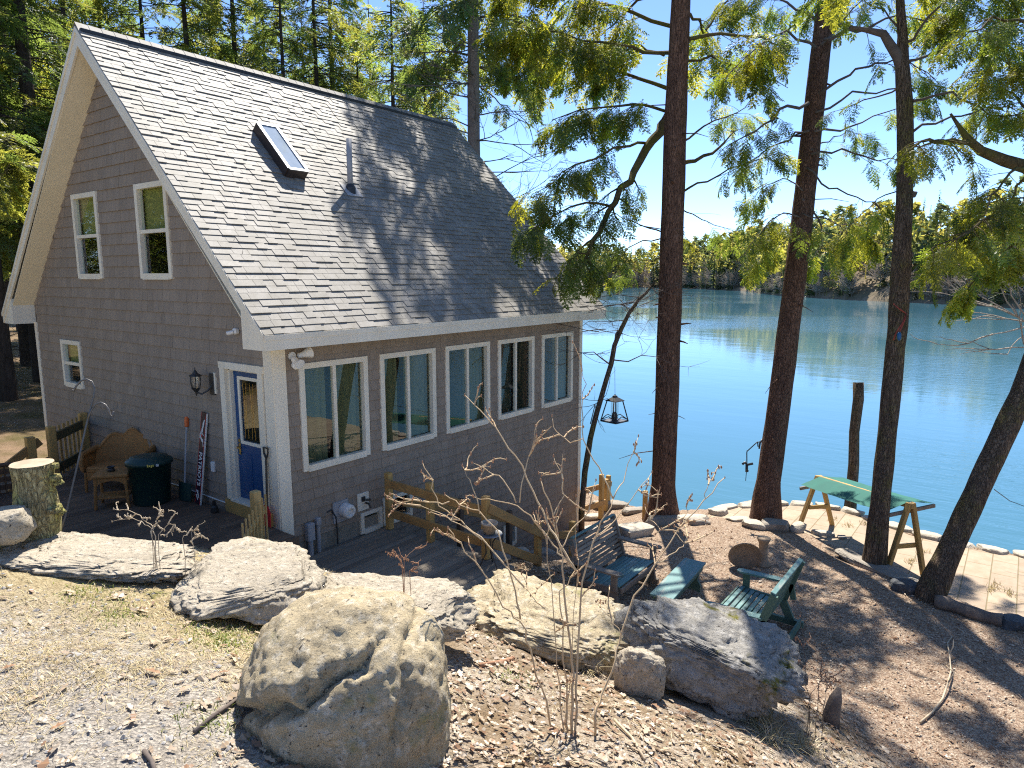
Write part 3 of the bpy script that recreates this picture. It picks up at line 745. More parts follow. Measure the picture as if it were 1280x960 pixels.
# wall lantern
c = Vector((-.21, 1.73, 2.04))
m_ = MB()
m_.lathe([(.004, .23), (.01, .19), (.024, .17), (.04, .135), (.09, .105), (.093, .092), (.08, .088)], c, 12)
m_.lathe([(.066, -.10), (.047, -.125), (.024, -.155), (.012, -.20), (.003, -.22)], c, 12)
for k in range(6):
    a = k * math.pi / 3; m_.tube([c + Vector((.074 * math.cos(a), .074 * math.sin(a), .095)), c + Vector((.082 * math.cos(a), .082 * math.sin(a), .0)), c + Vector((.058 * math.cos(a), .058 * math.sin(a), -.11))], .009, 6)
m_.tube([c + Vector((0, 0, -.16)), c + Vector((.05, -.06, -.19)), c + Vector((.12, -.12, -.14)), c + Vector((.18, -.15, -.06))], .014, 8)
lan = m_.build('wall_lantern', M['black'], cot)
m_ = MB(); m_.lathe([(.052, -.10), (.07, 0), (.064, .085)], c, 12); m_.build('glass', M['lglass'], lan)
m_ = MB(); m_.lathe([(.015, -.09), (.015, .03), (.005, .05)], c, 8); m_.build('candle_bulb', M['whitep'], lan)
m_ = MB(); m_.box((-.03, 1.575, 2.0), (.03, .13, .34), bev=.014); m_.build('backplate', M['black'], lan)
m_ = MB(); m_.box((-.018, 1.50, 2.02), (.036, .05, .33)); m_.build('mount_block', M['trim'], lan)
# floodlight on the side wall
m_ = MB(); c = Vector((.34, -.10, 2.50))
m_.lathe([(.06, 0), (.06, .03)], (.30, -.02, 2.52), 12, Matrix.Rotation(math.pi / 2, 3, 'X'))
m_.lathe([(.045, 0), (.05, .08), (.075, .16), (.07, .162)], c + Vector((-.06, 0, -.02)), 14, Matrix.Rotation(rad(115), 3, 'X') )
fl = m_.build('floodlight', M['whitep'], cot)
m_ = MB(); m_.lathe([(.035, 0), (.045, .08), (.085, .2), (.08, .203)], c + Vector((.02, 0, .02)), 14, Matrix.Rotation(rad(78), 3, 'Y') @ Matrix.Rotation(rad(12), 3, 'X')); m_.build('lamp_head', M['whitep'], fl)
m_ = MB(); m_.lathe([(.055, 0), (.065, .05), (.04, .09), (.01, .095)], c + Vector((-.05, .0, -.10)), 14, Matrix.Rotation(rad(100), 3, 'X')); m_.build('sensor', M['whitep'], fl)
# small camera under the rake, outlet, bell, vents, meter boxes
m_ = MB(); m_.box((-.05, .80, 2.86), (.08, .09, .09), bev=.02); m_.tube([(-.09, .80, 2.85), (-.16, .86, 2.83)], .03, 10); m_.build('security_camera', M['whitep'], cot)
m_ = MB(); m_.box((-.03, 1.71, .65), (.05, .085, .17), bev=.012); m_.build('outlet_cover', M['whitep'], cot)
m_ = MB(); m_.lathe([(.025, 0), (.025, .02)], (-.02, 1.37, 1.35), 10, Matrix.Rotation(-math.pi / 2, 3, 'Y')); m_.build('door_bell', M['steel'], cot)
m_ = MB(); m_.tube([(-.03, 1.3, .11), (-.03, 2.9, .12), (-.03, 5, .1)], .012, 6); m_.build('wall_cable', M['whitep'], cot)
m_ = MB(); m_.box((1.06, -.035, -.03), (.30, .03, .34)); vb = m_.build('vent_block', M['pvc'], cot)
m_ = MB(); m_.lathe([(.11, 0), (.115, .05), (.115, .13), (.10, .16), (.07, .165), (.06, .1)], (1.12, -.05, -.01), 18, Matrix.Rotation(rad(98), 3, 'X')); m_.build('vent_hood', M['whitep'], vb)
m_ = MB(); m_.box((1.53, -.03, -.0), (.24, .03, .30), bev=.01); ob = m_.build('tap_block', M['trim'], cot)
m_ = MB(); m_.tube([(1.57, -.04, -.03), (1.57, -.13, -.03), (1.58, -.15, -.1)], .018, 8); m_.lathe([(.045, 0), (.045, .015)], (1.57, -.12, .03), 10); m_.box((1.52, -.05, .05), (.07, .03, .08)); m_.build('tap', M['black'], ob)
m_ = MB(); m_.box((.44, -.07, -.18), (.13, .10, .28), bev=.012); m_.tube([(.44, -.07, -.3), (.44, -.07, -.62)], .04, 10); m_.build('conduit_box', M['pvc'], cot)
m_ = MB(); m_.tube([(.60, -.06, -.05), (.60, -.06, -.58)], .032, 10); m_.box((.60, -.06, -.06), (.09, .08, .12), bev=.01); m_.build('conduit', M['pvc'], cot)
m_ = MB(); m_.tube([(.80, -.03, .02), (.88, -.04, .04), (.95, -.05, -.1), (.97, -.05, -.3), (.96, -.06, -.54)], .012, 6); m_.build('wall_cable', M['black'], cot)
# ------------------------------------------------------------------ decks, stairs and railings
def planks(mb, x0, x1, y0, y1, z, along, pw=.138, gap=.006, th=.035, r=None):
    r = r or RNG
    if along == 'x':
        y = y0
        while y < y1 - .02:
            e = min(y + pw, y1); x = x0
            while x < x1 - .01:
                xe = min(x + r.uniform(1.6, 3.2), x1); mb.tint = r.gauss(0, .14)
                mb.box(((x + xe) / 2, (y + e) / 2, z - th / 2 + r.uniform(-.002, .002)), (xe - x - .003, e - y - gap, th)); x = xe
            y = e
    else:
        x = x0
        while x < x1 - .02:
            e = min(x + pw, x1); y = y0
            while y < y1 - .01:
                ye = min(y + r.uniform(1.6, 3.2), y1); mb.tint = r.gauss(0, .14)
                mb.box(((x + e) / 2, (y + ye) / 2, z - th / 2 + r.uniform(-.002, .002)), (e - x - gap, ye - y - .003, th)); y = ye
            x = e
    mb.tint = 0
M['deckgy'] = M['deckg']
dk = empty('entry_deck', 'dark brown board deck in the shade of the gable wall', 'deck', (0, 0, 0))
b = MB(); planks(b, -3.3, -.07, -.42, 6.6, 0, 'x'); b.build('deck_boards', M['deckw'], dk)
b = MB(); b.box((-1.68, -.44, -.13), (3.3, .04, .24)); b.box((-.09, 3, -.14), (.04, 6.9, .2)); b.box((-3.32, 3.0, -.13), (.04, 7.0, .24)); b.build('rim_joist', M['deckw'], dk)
b = MB(); 
for (x, y) in ((-3.2, -.35), (-.2, -.35)):
    b = MB(); b.box((x, y, -.6), (.13, .13, .9)); b.build('support_post', M['pine'], dk)
ld = empty('lower_deck', 'weathered grey plank deck below the kitchen windows', 'deck')
b = MB(); planks(b, .06, 1.98, -2.75, -.08, -.55, 'x', r=random.Random(2)); b.build('deck_boards', M['deckg'], ld)
b = MB(); b.box((1.0, -2.78, -.67), (1.95, .04, .22)); b.box((2.0, -1.4, -.68), (.04, 2.7, .2)); b.build('rim_joist', M['deckg'], ld)
st = empty('stair_flight', 'plank steps going down along the wall from the lower deck', 'stairs', (2.0, -1.2, -.55))
for i in range(6):
    b = MB(); b.box((.18 + i * .30, 0, -.18 * (i + 1) + .0), (.30, 1.7, .04)); b.build('tread', M['deckg'], st)
for y in (-.86, .86):
    b = MB(); b.bar((.0, y, -.12), (1.9, y, -1.26), .04, .26); b.build('stringer', M['deckg'], st)
walk = MB()
for i in range(9):
    pass
def rail_fence(name, label, posts, rails, loc, pw=.105, extra=None, mat=None):
    o = empty(name, label, 'railing', loc)
    lx = Vector(loc)
    for (p, hgt) in posts:
        b = MB(); pp = Vector(p) - lx; b.box(pp + Vector((0, 0, hgt / 2)), (pw, pw, hgt), bev=.008)
        b.build('post', mat or M['pine'], o)
    for (a, c, w_, t_) in rails:
        b = MB(); b.bar(Vector(a) - lx, Vector(c) - lx, t_, w_, bev=.006); b.build('rail', M['pinex'], o)
    return o
A = Vector((1.93, -.22, -.55)); Bp = Vector((1.93, -1.16, -.55)); Cp = Vector((1.93, -2.30, -.55)); E1 = Vector((3.55, -2.13, -1.42)); 
G1 = Vector((4.9, -2.0, -1.75))
rail_fence('deck_railing', 'brown post and rail fence down the outer side of the stairs', [(A, .98), (Bp, .98), (Cp, .98), (E1, .92), (G1, .85)],
     [(A + Vector((-.07, 0, .82)), Cp + Vector((-.07, .05, .78)), .14, .04), (A + Vector((-.07, 0, .32)), Cp + Vector((-.07, .05, .28)), .14, .04),
      (Cp + Vector((0, -.07, .80)), E1 + Vector((0, -.07, .74)), .14, .04), (Cp + Vector((0, -.07, .28)), E1 + Vector((0, -.07, .24)), .14, .04),
      (E1 + Vector((0, -.07, .72)), G1 + Vector((0, -.07, .6)), .14, .04)], (1.93, -1.16, -.55))
D1 = Vector((3.35, -.55, -1.35)); D2 = Vector((4.9, -.5, -2.0)); D0 = Vector((2.3, -.5, -.9))
rail_fence('deck_railing', 'dark post and rail beside the wall on the inner side of the stairs', [(D1, 1.02), (D2, 1.0)],
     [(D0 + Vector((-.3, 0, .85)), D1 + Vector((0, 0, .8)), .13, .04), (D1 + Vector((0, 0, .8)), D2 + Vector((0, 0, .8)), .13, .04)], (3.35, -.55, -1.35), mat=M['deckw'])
# fence beyond the far corner of the cottage
f1 = Vector((8.95, -.35, -2.38)); f2 = Vector((9.55, -.15, -2.38)); f3 = Vector((9.95, .0, -2.4)); f4 = Vector((10.2, .05, -2.5))
rail_fence('shore_fence', 'low wooden fence at the water beyond the cottage corner', [(f1, 1.15), (f2, .85), (f3, .85)],
     [(f1 + Vector((-.9, -.02, .95)), f3 + Vector((.05, -.06, .62)), .14, .04), (f1 + Vector((-.9, -.02, .5)), f1 + Vector((.1, -.06, .42)), .14, .04)], tuple(f1))
p8 = atz(806, 642, -2.05)
o = MB(); o.box((0, 0, .2), (.1, .1, .75), bev=.008); o = o.build('fence_post', M['pine'], None, loc=tuple(p8)); tag(o, 'short lone fence post standing left of the thick straight trunk', 'post')
# back fence of the entry deck (mossy, with pickets)
bf = empty('deck_fence', 'mossy wooden deck fence with pickets behind the wicker loveseat', 'fence', (-1.0, 5.6, 0))
q0, q1, q2 = Vector((-1.0, 5.35, 0)), Vector((-.12, 6.25, 0)), Vector((-1.9, 5.35, 0))
L0 = Vector((-1.0, 5.6, 0))
for p in (q0, q1): 
    b = MB(); b.box(p - L0 + Vector((0, 0, .5)), (.13, .13, 1.0), bev=.01); b.build('post', M['pine'], bf)
for zz in (.78, .2):
    b = MB(); b.bar(q0 - L0 + Vector((0, 0, zz)), q1 - L0 + Vector((0, 0, zz)), .05, .16); b.build('rail', M['mossrail'], bf)
b = MB()
for k in range(7):
    p = q0.lerp(q1, (k + .6) / 7.4) - L0; b.box(p + Vector((.03, .04, .5)), (.035, .035, .92))
b.build('pickets', M['pine'], bf)
sr = empty('stair_rail', 'slanting wooden stair rail running down beside the sawn stump', 'railing', (-1.3, 5.3, 0))
b = MB(); b.box((-.05, .0, .40), (.13, .13, .95)); b.build('post', M['pine'], sr)
b = MB(); b.bar((.1, 0, .78), (-1.0, -.1, .1), .05, .14); b.build('rail', M['pinex'], sr)
b = MB(); b.bar((.1, 0, .30), (-1.0, -.1, -.38), .05, .14); b.build('rail', M['pinex'], sr)
# picket rail at the front corner of the entry deck
pf = empty('picket_rail', 'short pale picket railing with one square post by the blue door', 'railing', (-.75, -.55, 0))
b = MB(); b.box((.17, .25, .36), (.115, .115, .82), bev=.01); b.build('post', M['picket'], pf)
a0, a1 = Vector((.75 - .42, .55 - .28, 0)), Vector((.75 - 1.06, .55 - .73, 0))
b = MB()
for k in range(8):
    t = k / 7; p = a0.lerp(a1, t); b.box(p + Vector((0, 0, .24 - .13 * t)), (.021, .021, .88), Matrix.Rotation(rad(35), 3, 'Z'))
b.build('pickets', M['picket'], pf)
b = MB(); b.bar(a0 + Vector((.02, .04, .46)), a1 + Vector((.02, .04, .30)), .03, .07); b.build('rail', M['picket'], pf)

# ------------------------------------------------------------------ things on the entry deck
def wicker_loveseat():
    o = empty('wicker_loveseat', 'brown wicker loveseat with curved back on the shaded deck', 'loveseat', (-.44, 3.95, 0), rad(-52)); o.scale = (.80, .9, .97)
    b = MB(); b.box((0, -.05, .40), (1.14, .60, .10), bev=.03); b.box((0, -.33, .29), (1.1, .03, .14)); b.build('seat', M['wicker'], o)
    b = MB(); n = 18; P = []
    for i in range(n + 1):
        t = -1 + 2 * i / n; x = t * .62; y = .32 - .30 * abs(t) ** 3; top = .93 - .22 * abs(t) ** 2.4 + .05 * math.cos(t * math.pi * 3)
        P.append((x, y, top))
    for (xa, ya, ta), (xb, yb, tb) in zip(P, P[1:]):
        b.prism([(xa, ya, .38), (xb, yb, .38), (xb, yb + .12, tb), (xa, ya + .12, ta)], (0, .045, 0))
    b.tube([(x, y + .14, t) for x, y, t in P], .032, 8); bk = b.build('backrest', M['wicker'], o)
    for s_ in (-1, 1):
        b = MB(); b.tube([(s_ * .63, .2, .70), (s_ * .66, -.05, .68), (s_ * .66, -.30, .66), (s_ * .64, -.36, .58), (s_ * .62, -.36, .4)], [.05, .055, .055, .05, .04], 8)
        b.prism([(s_ * .62, .2, .36), (s_ * .62, -.34, .36), (s_ * .66, -.32, .66), (s_ * .66, .2, .68)], (.02 * s_, 0, 0)); b.build('arm', M['wicker'], o)
        for y in (-.33, .28):
            b = MB(); b.tube([(s_ * .58, y, .36), (s_ * .60, y, .0)], [.035, .028], 8); b.build('leg', M['wicker'], o)
wicker_loveseat()
tb = empty('wicker_table', 'small brown wicker side table with a lower shelf', 'side table', (-.98, 3.05, 0), rad(-37))
b = MB(); b.box((0, 0, .53), (.52, .42, .05), bev=.02); b.build('table_top', M['wicker'], tb)
b = MB()
for x0_, x1_, y_ in ((-.22, .22, -.18), (-.22, .22, .18)):
    pr = [(x0_, y_, .51), (x1_, y_, .51), (x1_, y_, .36), (x1_ * .6, y_, .43), (0, y_, .455), (x0_ * .6, y_, .43), (x0_, y_, .36)]; b.prism(pr, (0, .02, 0))
b.build('apron', M['wicker'], tb)
b = MB(); b.box((0, 0, .17), (.46, .36, .03), bev=.01); b.build('shelf', M['wicker'], tb)
for x_ in (-1, 1):
    for y_ in (-1, 1):
        b = MB(); b.tube([(x_ * .21, y_ * .165, .51), (x_ * .235, y_ * .185, 0)], [.026, .024], 8); b.build('leg', M['wicker'], tb)
b = MB(); b.lathe([(.035, 0), (.062, .012), (.062, .03), (.05, .032), (.045, .05), (.06, .075), (.055, .08), (.03, .06)], (-.98, 3.10, .556), 16)
o = b.build('ashtray', M['black']); tag(o, 'small black dish standing on the wicker side table', 'ashtray')

bn = empty('rubbish_bin', 'dark green plastic rubbish bin against the gable wall', 'bin', (-.55, 2.72, 0), rad(-40))
b = MB(); b.lathe([(.26, 0), (.27, .02), (.325, .66), (.335, .66), (.335, .70)], (0, 0, 0), 28, None, (1, .92)); bd = b.build('body', M['bin'], bn, True)
b = MB(); b.lathe([(.352, .66), (.355, .70), (.34, .725), (.30, .735), (.28, .77), (.15, .79), (.0, .79)], (0, 0, 0), 28, None, (1, .92)); b.build('lid', M['bin'], bn, True)
b = MB()
for k in range(7): b.box((-.02 + k * .026, -.318 + abs(k - 3) * .002, .685 + .006 * math.sin(k * 2.3)), (.018, .008, .028 + .012 * (k % 2)))
b.build('yellow_lettering', M['yellow'], bn)
b = MB(); b.box((.19, -.285, .685), (.04, .008, .035), Matrix.Rotation(rad(35), 3, 'Z')); b.build('sticker', M['whitep'], bn)

sv = empty('snow_shovel', 'orange handled snow shovel with black scoop leaning on the wall', 'shovel', (-.16, 2.36, 0))
b = MB(); b.tube([(-.02, 0, .28), (.11, .05, 1.22)], .016, 8); b.build('shaft', M['pvc'], sv)
b = MB(); b.bar((.11, .05, 1.21), (.125, .056, 1.38), .06, .06, bev=.015); b.build('grip', M['orange'], sv)
b = MB()
for i in range(6):
    t0, t1 = -1 + i / 3, -1 + (i + 1) / 3
    f = lambda t, z: (-.02 - .05 * (1 - t * t) - .02 * (1 - z / .3), t * .19, z)
    b.prism([f(t0, .02), f(t1, .02), f(t1, .32), f(t0, .32)], (.012, 0, 0))
b.build('scoop', M['bin'], sv)

# decorated snowboard-like board with lettering
bd_ = empty('ski_board', 'dark board lettered PATRIOTS with red and white edges leaning on the wall', 'ski board', (-.17, 2.0, .0))
tilt = Matrix.Rotation(rad(5), 3, 'Y') @ Matrix.Rotation(rad(6), 3, 'X')
def T(p): return tilt @ Vector(p)
def tb_box(b, c, s_): b.box(T(c), s_, tilt)
b = MB(); tb_box(b, (0, 0, .77), (.02, .145, 1.52)); b.build('board', M['navy'], bd_)
b = MB(); tb_box(b, (0, -.079, .77), (.022, .012, 1.52)); b.build('edge', M['whitep'], bd_)
b = MB(); tb_box(b, (0, .077, .77), (.022, .008, 1.52)); tb_box(b, (-.0115, -.062, .77), (.002, .01, 1.52)); b.build('edge_stripe', M['red'], bd_)
def text_obj(txt, size, mat_, parent, name, mtx):
    cu = bpy.data.curves.new(name, 'FONT'); cu.body = txt; cu.size = size; cu.align_x = 'CENTER'; cu.align_y = 'CENTER'; cu.extrude = .001; cu.offset = size * .02
    to = bpy.data.objects.new(name, cu); COL.objects.link(to); dg = bpy.context.evaluated_depsgraph_get(); dg.update()
    me = bpy.data.meshes.new_from_object(to.evaluated_get(dg)); bpy.data.objects.remove(to)
    me.transform(mtx); me.materials.clear(); me.materials.append(mat_)
    o = bpy.data.objects.new(name, me); COL.objects.link(o); o.parent = parent; return o
# text plane: outward normal -x, reading downwards
Rm = Matrix(((0, 0, -1, 0), (0, -1, 0, 0), (-1, 0, 0, 0), (0, 0, 0, 1)))   # text x -> -z ; text y -> -y ; normal -> -x
text_obj('PATRIOTS', .125, M['whitep'], bd_, 'lettering', Matrix.Translation(T((-.013, .012, .60))) @ (tilt.to_4x4()) @ Rm)
b = MB()
for (za, ya, zb_, yb, w0, w1) in ((1.42, -.03, 1.14, .05, .01, .034), (1.38, .0, 1.10, .06, .006, .02), (1.20, .05, 1.16, -.05, .022, .008), (1.12, .05, 1.02, -.04, .026, .006), (1.10, -.01, .98, -.045, .014, .004), (.24, .04, .12, -.03, .03, .01), (.16, .05, .08, .0, .02, .01)):
    P = [T((-.0115, ya - w0, za)), T((-.0115, ya + w0, za)), T((-.0115, yb + w1, zb_)), T((-.0115, yb - w1, zb_))]
    b.prism(P, tilt @ Vector((-.002, 0, 0)))
b.build('streaks', M['whitep'], bd_)
b = MB(); tb_box(b, (-.0125, .02, 1.15), (.003, .03, .04)); b.build('star_patch', M['red'], bd_)

rs_ = empty('red_shovel', 'black handled shovel with red blade beside the blue door', 'shovel', (-.10, .17, 0))
b = MB(); b.tube([(-.02, -.02, .30), (.02, .0, 1.05)], .016, 8); b.tube([(.02, 0, 1.04), (.02, .05, 1.12), (.022, .055, 1.2), (.022, -.055, 1.2), (.02, -.05, 1.12), (.02, 0, 1.04)], .014, 8); b.build('handle', M['black'], rs_)
b = MB(); b.prism([(-.05, -.12, .04), (-.05, .12, .04), (-.045, .12, .26), (-.03, .05, .34), (-.03, -.05, .34), (-.045, -.12, .26)], (.012, 0, 0)); b.build('blade', M['red'], rs_)
b = MB(); b.lathe([(.05, 0), (.06, .02), (.055, .09), (.03, .12), (.035, .15), (.01, .155)], (-.22, 1.42, 0), 12); b.box((-.22, 1.42, .17), (.05, .02, .05)); o = b.build('boot_scraper', M['black']); tag(o, 'small black cast figure on the deck left of the door', 'ornament')

# shepherd hook (bent steel rod)
def rod(pxs, d, r=.012):
    return [atd(px, py, d + k) for (px, py, k) in pxs]
hk = MB(); base = atd(76, 668, 7.9)
P1 = rod([(74, 672, -.1), (82, 645, 0), (91, 606, .1), (100, 567, .2), (107, 535, .25), (112, 515, .3), (117, 497, .3), (118.5, 486, .3), (115, 477, .3), (108, 474, .3), (101, 476, .3), (95, 483, .3), (92, 489, .3), (91, 487, .3)], 7.9)
P2 = rod([(110, 524, .27), (114, 513, .29), (119, 506, .3), (126, 503, .3), (132, 506, .3), (136, 512, .3), (138, 519, .3), (141, 520, .3), (142, 514, .3)], 7.9)
hk.tube(P1, .011, 8); hk.tube(P2, .010, 8)
o = hk.build('shepherd_hook', M['hooksteel'], None, True); tag(o, 'leaning steel shepherd hook with two curled arms in front of the wall', 'plant hook')

# ------------------------------------------------------------------ double glider and table on the gravel
def loveseat(name, label, loc, rz, back_m, seat_m, frame_m, back_gap=.022):
    """faces local -y ; width along x"""
    o = empty(name, label, 'glider bench', loc, rz)
    wd = 1.40; hw = wd / 2
    b = MB(); r = random.Random(hash(label) % 1000 if False else len(label))
    for k in range(8):
        y = -.30 + k * .078; b.tint = r.gauss(0, .12); b.box((0, y, .405 - .012 * k * .6 + (.015 if k == 0 else 0)), (wd - .12, .064, .022), bev=.004)
    b.build('seat', seat_m, o)
    b = MB(); th = rad(18)
    for k in range(9):
        h_ = .05 + k * .073; y = .30 + h_ * math.sin(th); z = .37 + h_ * math.cos(th); b.tint = r.gauss(0, .14)
        b.box((0, y, z), (wd - .03, .022, .073 - back_gap + r.uniform(-.004, .004)), Matrix.Rotation(-th, 3, 'X'), bev=.004)
    b.build('backrest', back_m, o)
    h_ = .72; b = MB(); b.box((0, .295 + h_ * math.sin(th), .37 + h_ * math.cos(th)), (wd + .02, .07, .03), Matrix.Rotation(-th, 3, 'X'), bev=.006); b.build('top_rail', M['teal'], o)
    for s_ in (-1, 1):
        b = MB(); b.bar((s_ * (hw - .0), .30, .33), (s_ * (hw - .0), .30 + .75 * math.sin(th), .37 + .70 * math.cos(th)), .05, .10, up=(0, 1, 0)); b.build('back_post', frame_m, o)
        b = MB(); pr = [(s_ * hw - .075, .40, .645), (s_ * hw - .06, -.36, .635), (s_ * hw - .02, -.41, .635), (s_ * hw + .05, -.41, .635), (s_ * hw + .08, -.36, .635), (s_ * hw + .05, .40, .645)]
        b.prism(pr, (0, 0, .03)); b.build('armrest', seat_m if frame_m is M['tealg'] else back_m, o)
        b = MB(); b.bar((s_ * hw, -.27, .36), (s_ * hw, -.27, .635), .05, .10, up=(0, 1, 0)); b.build('arm_support', frame_m, o); b = MB(); b.bar((s_ * hw, .45, .40), (s_ * hw, .40, .64), .05, .08, up=(0, 1, 0)); b.build('arm_support', frame_m, o)
        b = MB(); b.bar((s_ * (hw - .03), -.32, .36), (s_ * (hw - .03), .34, .33), .04, .10); b.build('side_rail', frame_m, o)
        b = MB(); b.bar((s_ * (hw - .03), -.24, .36), (s_ * (hw - .03), -.30, .02), .05, .12, up=(0, 1, 0)); b.build('leg', frame_m, o); b = MB(); b.bar((s_ * (hw - .03), .30, .36), (s_ * (hw - .03), .46, .02), .05, .12, up=(0, 1, 0)); b.build('leg', frame_m, o)
        b = MB(); b.bar((s_ * (hw - .03), -.40, .05), (s_ * (hw - .03), .62, .05), .06, .09); b.build('glider_base', frame_m, o)
    b = MB(); b.box((0, -.37, .365), (wd - .1, .025, .09)); b.build('cross_rail', frame_m, o); b = MB(); b.box((0, .58, .09), (wd - .1, .03, .12)); b.build('cross_rail', frame_m, o)
    return o
GZ = -1.60
loveseat('glider_bench', 'grey weathered loveseat glider with teal seat facing the teal table', (4.10, -3.42, GZ), 0, M['weather'], M['teal'], M['weather'])
loveseat('glider_bench', 'teal painted loveseat glider seen from behind past the mossy boulder', (4.02, -5.60, GZ + .0), math.pi, M['tealg'], M['teal'], M['tealg'], .008)
tt = empty('glider_table', 'long narrow teal table between the two glider benches', 'table', (4.27, -4.40, GZ), rad(4))
b = MB(); b.box((0, 0, .455), (1.62, .37, .035), bev=.006); b.build('table_top', M['teal'], tt)
b = MB(); b.box((0, -.15, .40), (1.45, .025, .08)); b.build('apron', M['tealg'], tt); b = MB(); b.box((0, .15, .40), (1.45, .025, .08)); b.build('apron', M['tealg'], tt)
for s_ in (-1, 1):
    b = MB(); pr = [(s_ * .60, -.16, .0), (s_ * .60, -.17, .12), (s_ * .60, -.11, .22), (s_ * .60, -.165, .43), (s_ * .60, .165, .43), (s_ * .60, .11, .22), (s_ * .60, .17, .12), (s_ * .60, .16, 0), (s_ * .60, .06, .03), (s_ * .60, -.06, .03)]
    b.prism(pr, (.045, 0, 0)); b.build('leg', M['tealg'], tt)

# bird bath: pedestal with its bowl leaning against it
pb = on_ground(953, 706)
b = MB(); b.lathe([(.15, 0), (.155, .03), (.11, .07), (.085, .14), (.075, .30), (.085, .42), (.11, .48), (.12, .50), (.12, .53), (.05, .535)], (0, 0, 0), 20)
o = b.build('birdbath_pedestal', M['cast'], None, True, loc=tuple(pb)); tag(o, 'cast stone birdbath pedestal standing on the gravel without its bowl', 'pedestal')
pc = on_ground(930, 709)
b = MB(); b.lathe([(.02, -.06), (.12, -.055), (.22, -.02), (.285, .05), (.30, .075), (.285, .08), (.21, .01), (.10, -.02), (.01, -.025)], (0, 0, .27), 26, Matrix.Rotation(rad(25), 3, 'Z') @ Matrix.Rotation(rad(72), 3, 'Y') @ Matrix.Rotation(math.pi, 3, 'X'))
o = b.build('birdbath_bowl', M['cast'], None, True, loc=tuple(pc)); tag(o, 'round stone bowl tipped on edge against the birdbath pedestal', 'bowl')

# swing frame with green canopy on the patio
ml, mr = (atz(1004.6, 651.5, PATZ) + atz(1035, 664, PATZ)) / 2, (atz(1112, 710, PATZ) + atz(1149, 732, PATZ)) / 2
ax = (mr - ml).normalized(); pp_ = Vector((-ax.y, ax.x, 0))
if pp_.x < 0: pp_ = -pp_
sw = empty('canopy_swing', 'wooden garden swing frame with a sagging green canvas canopy', 'swing', tuple((ml + mr) / 2), math.atan2(ax.y, ax.x))
hl = (mr - ml).length / 2
THF = lambda x: 1.13 + (1.40 - 1.13) * (x / hl + 1) / 2
for s_ in (-1, 1):
    TH = THF(s_ * hl)
    for k in (-1, 1):
        b = MB(); b.bar((s_ * hl, k * .42, 0), (s_ * hl, k * .035, TH + .05), .075, .10, up=(1, 0, 0), bev=.008); b.build('leg', M['pine'], sw)
    b = MB(); b.bar((s_ * hl - s_ * .055, -.24, .42 * TH), (s_ * hl - s_ * .055, .24, .42 * TH), .04, .09, bev=.006); b.build('brace', M['pine'], sw)
    b = MB(); b.bar((s_ * (hl - .06), -.50, TH - .20), (s_ * (hl - .06), .58, TH - .06 + .0), .045, .07, bev=.006); b.build('canopy_arm', M['weather'], sw)
b = MB(); b.bar((-hl - .06, 0, THF(-hl)), (hl + .06, 0, THF(hl)), .07, .10, bev=.008); b.build('top_beam', M['pine'], sw)
b = MB(); nx_, ny_ = 24, 14; base = 0
for i in range(nx_ + 1):
    for j in range(ny_ + 1):
        x = (-1 + 2 * i / nx_) * (hl - .06); y = -.48 + 1.04 * j / ny_
        z = THF(x) - .08 + (.14 / 1.2) * y + .14 * (1 - abs(y) / .6) ** 1.1 - .02 * (1 - (x / hl) ** 2) * (abs(y) / .6) + .002 * math.sin(i * 1.3 + j)
        b.v.append((x, y, z))
for i in range(nx_):
    for j in range(ny_):
        a = i * (ny_ + 1) + j; b.face([a, a + 1, a + ny_ + 2, a + ny_ + 1])
b.build('canopy', M['canvas'], sw, True)

# pot on a wire stand at the rail post
ps = empty('plant_stand', 'black wire plant stand beside the middle rail post', 'plant stand', (1.74, -2.52, -.55))
b = MB()
for k in range(3):
    a = k * 2.094 + .4; b.tube([(.16 * math.cos(a), .16 * math.sin(a), 0), (.05 * math.cos(a), .05 * math.sin(a), .22), (.07 * math.cos(a), .07 * math.sin(a), .40), (.15 * math.cos(a), .15 * math.sin(a), .5)], .009, 6)
b.build('leg', M['black'], ps)
b = MB(); b.lathe([(.02, .49), (.17, .495), (.19, .51), (.185, .515), (.02, .505)], (0, 0, 0), 20); b.build('tray', M['steel'], ps)
b = MB(); b.lathe([(.085, 0), (.115, .14), (.125, .14), (.125, .165), (.10, .165), (.095, .12), (.01, .115)], (1.74, -2.52, -.033), 20)
o = b.build('flower_pot', M['terracotta'], None, True); tag(o, 'pale empty flower pot on the wire plant stand', 'flower pot')

# wicker arm chair back at the left edge, behind the stump
wc = empty('wicker_chair', 'dark woven wicker chair partly behind the stump at the left edge', 'chair', tuple(atd(2, 640, 9.2)), rad(10))
b = MB()
for i in range(12):
    a0_, a1_ = math.pi * (.1 + .8 * i / 12), math.pi * (.1 + .8 * (i + 1) / 12)
    for zz in range(4):
        b.prism([(.38 * math.cos(a0_), .34 * math.sin(a0_), .1 + zz * .11), (.38 * math.cos(a1_), .34 * math.sin(a1_), .1 + zz * .11), (.38 * math.cos(a1_), .34 * math.sin(a1_), .17 + zz * .11), (.38 * math.cos(a0_), .34 * math.sin(a0_), .17 + zz * .11)], (0, .015, 0))
    b.tube([(.38 * math.cos(a0_), .34 * math.sin(a0_), .05), (.38 * math.cos(a0_), .34 * math.sin(a0_), .55)], .012, 5)
b.tube([(.38 * math.cos(math.pi * (.1 + .8 * i / 12)), .34 * math.sin(math.pi * (.1 + .8 * i / 12)), .56) for i in range(13)], .03, 8)
b.build('backrest', M['wickerd'], wc)
b = MB(); b.box((0, .02, .12), (.7, .5, .08), bev=.02); b.build('seat', M['wickerd'], wc)
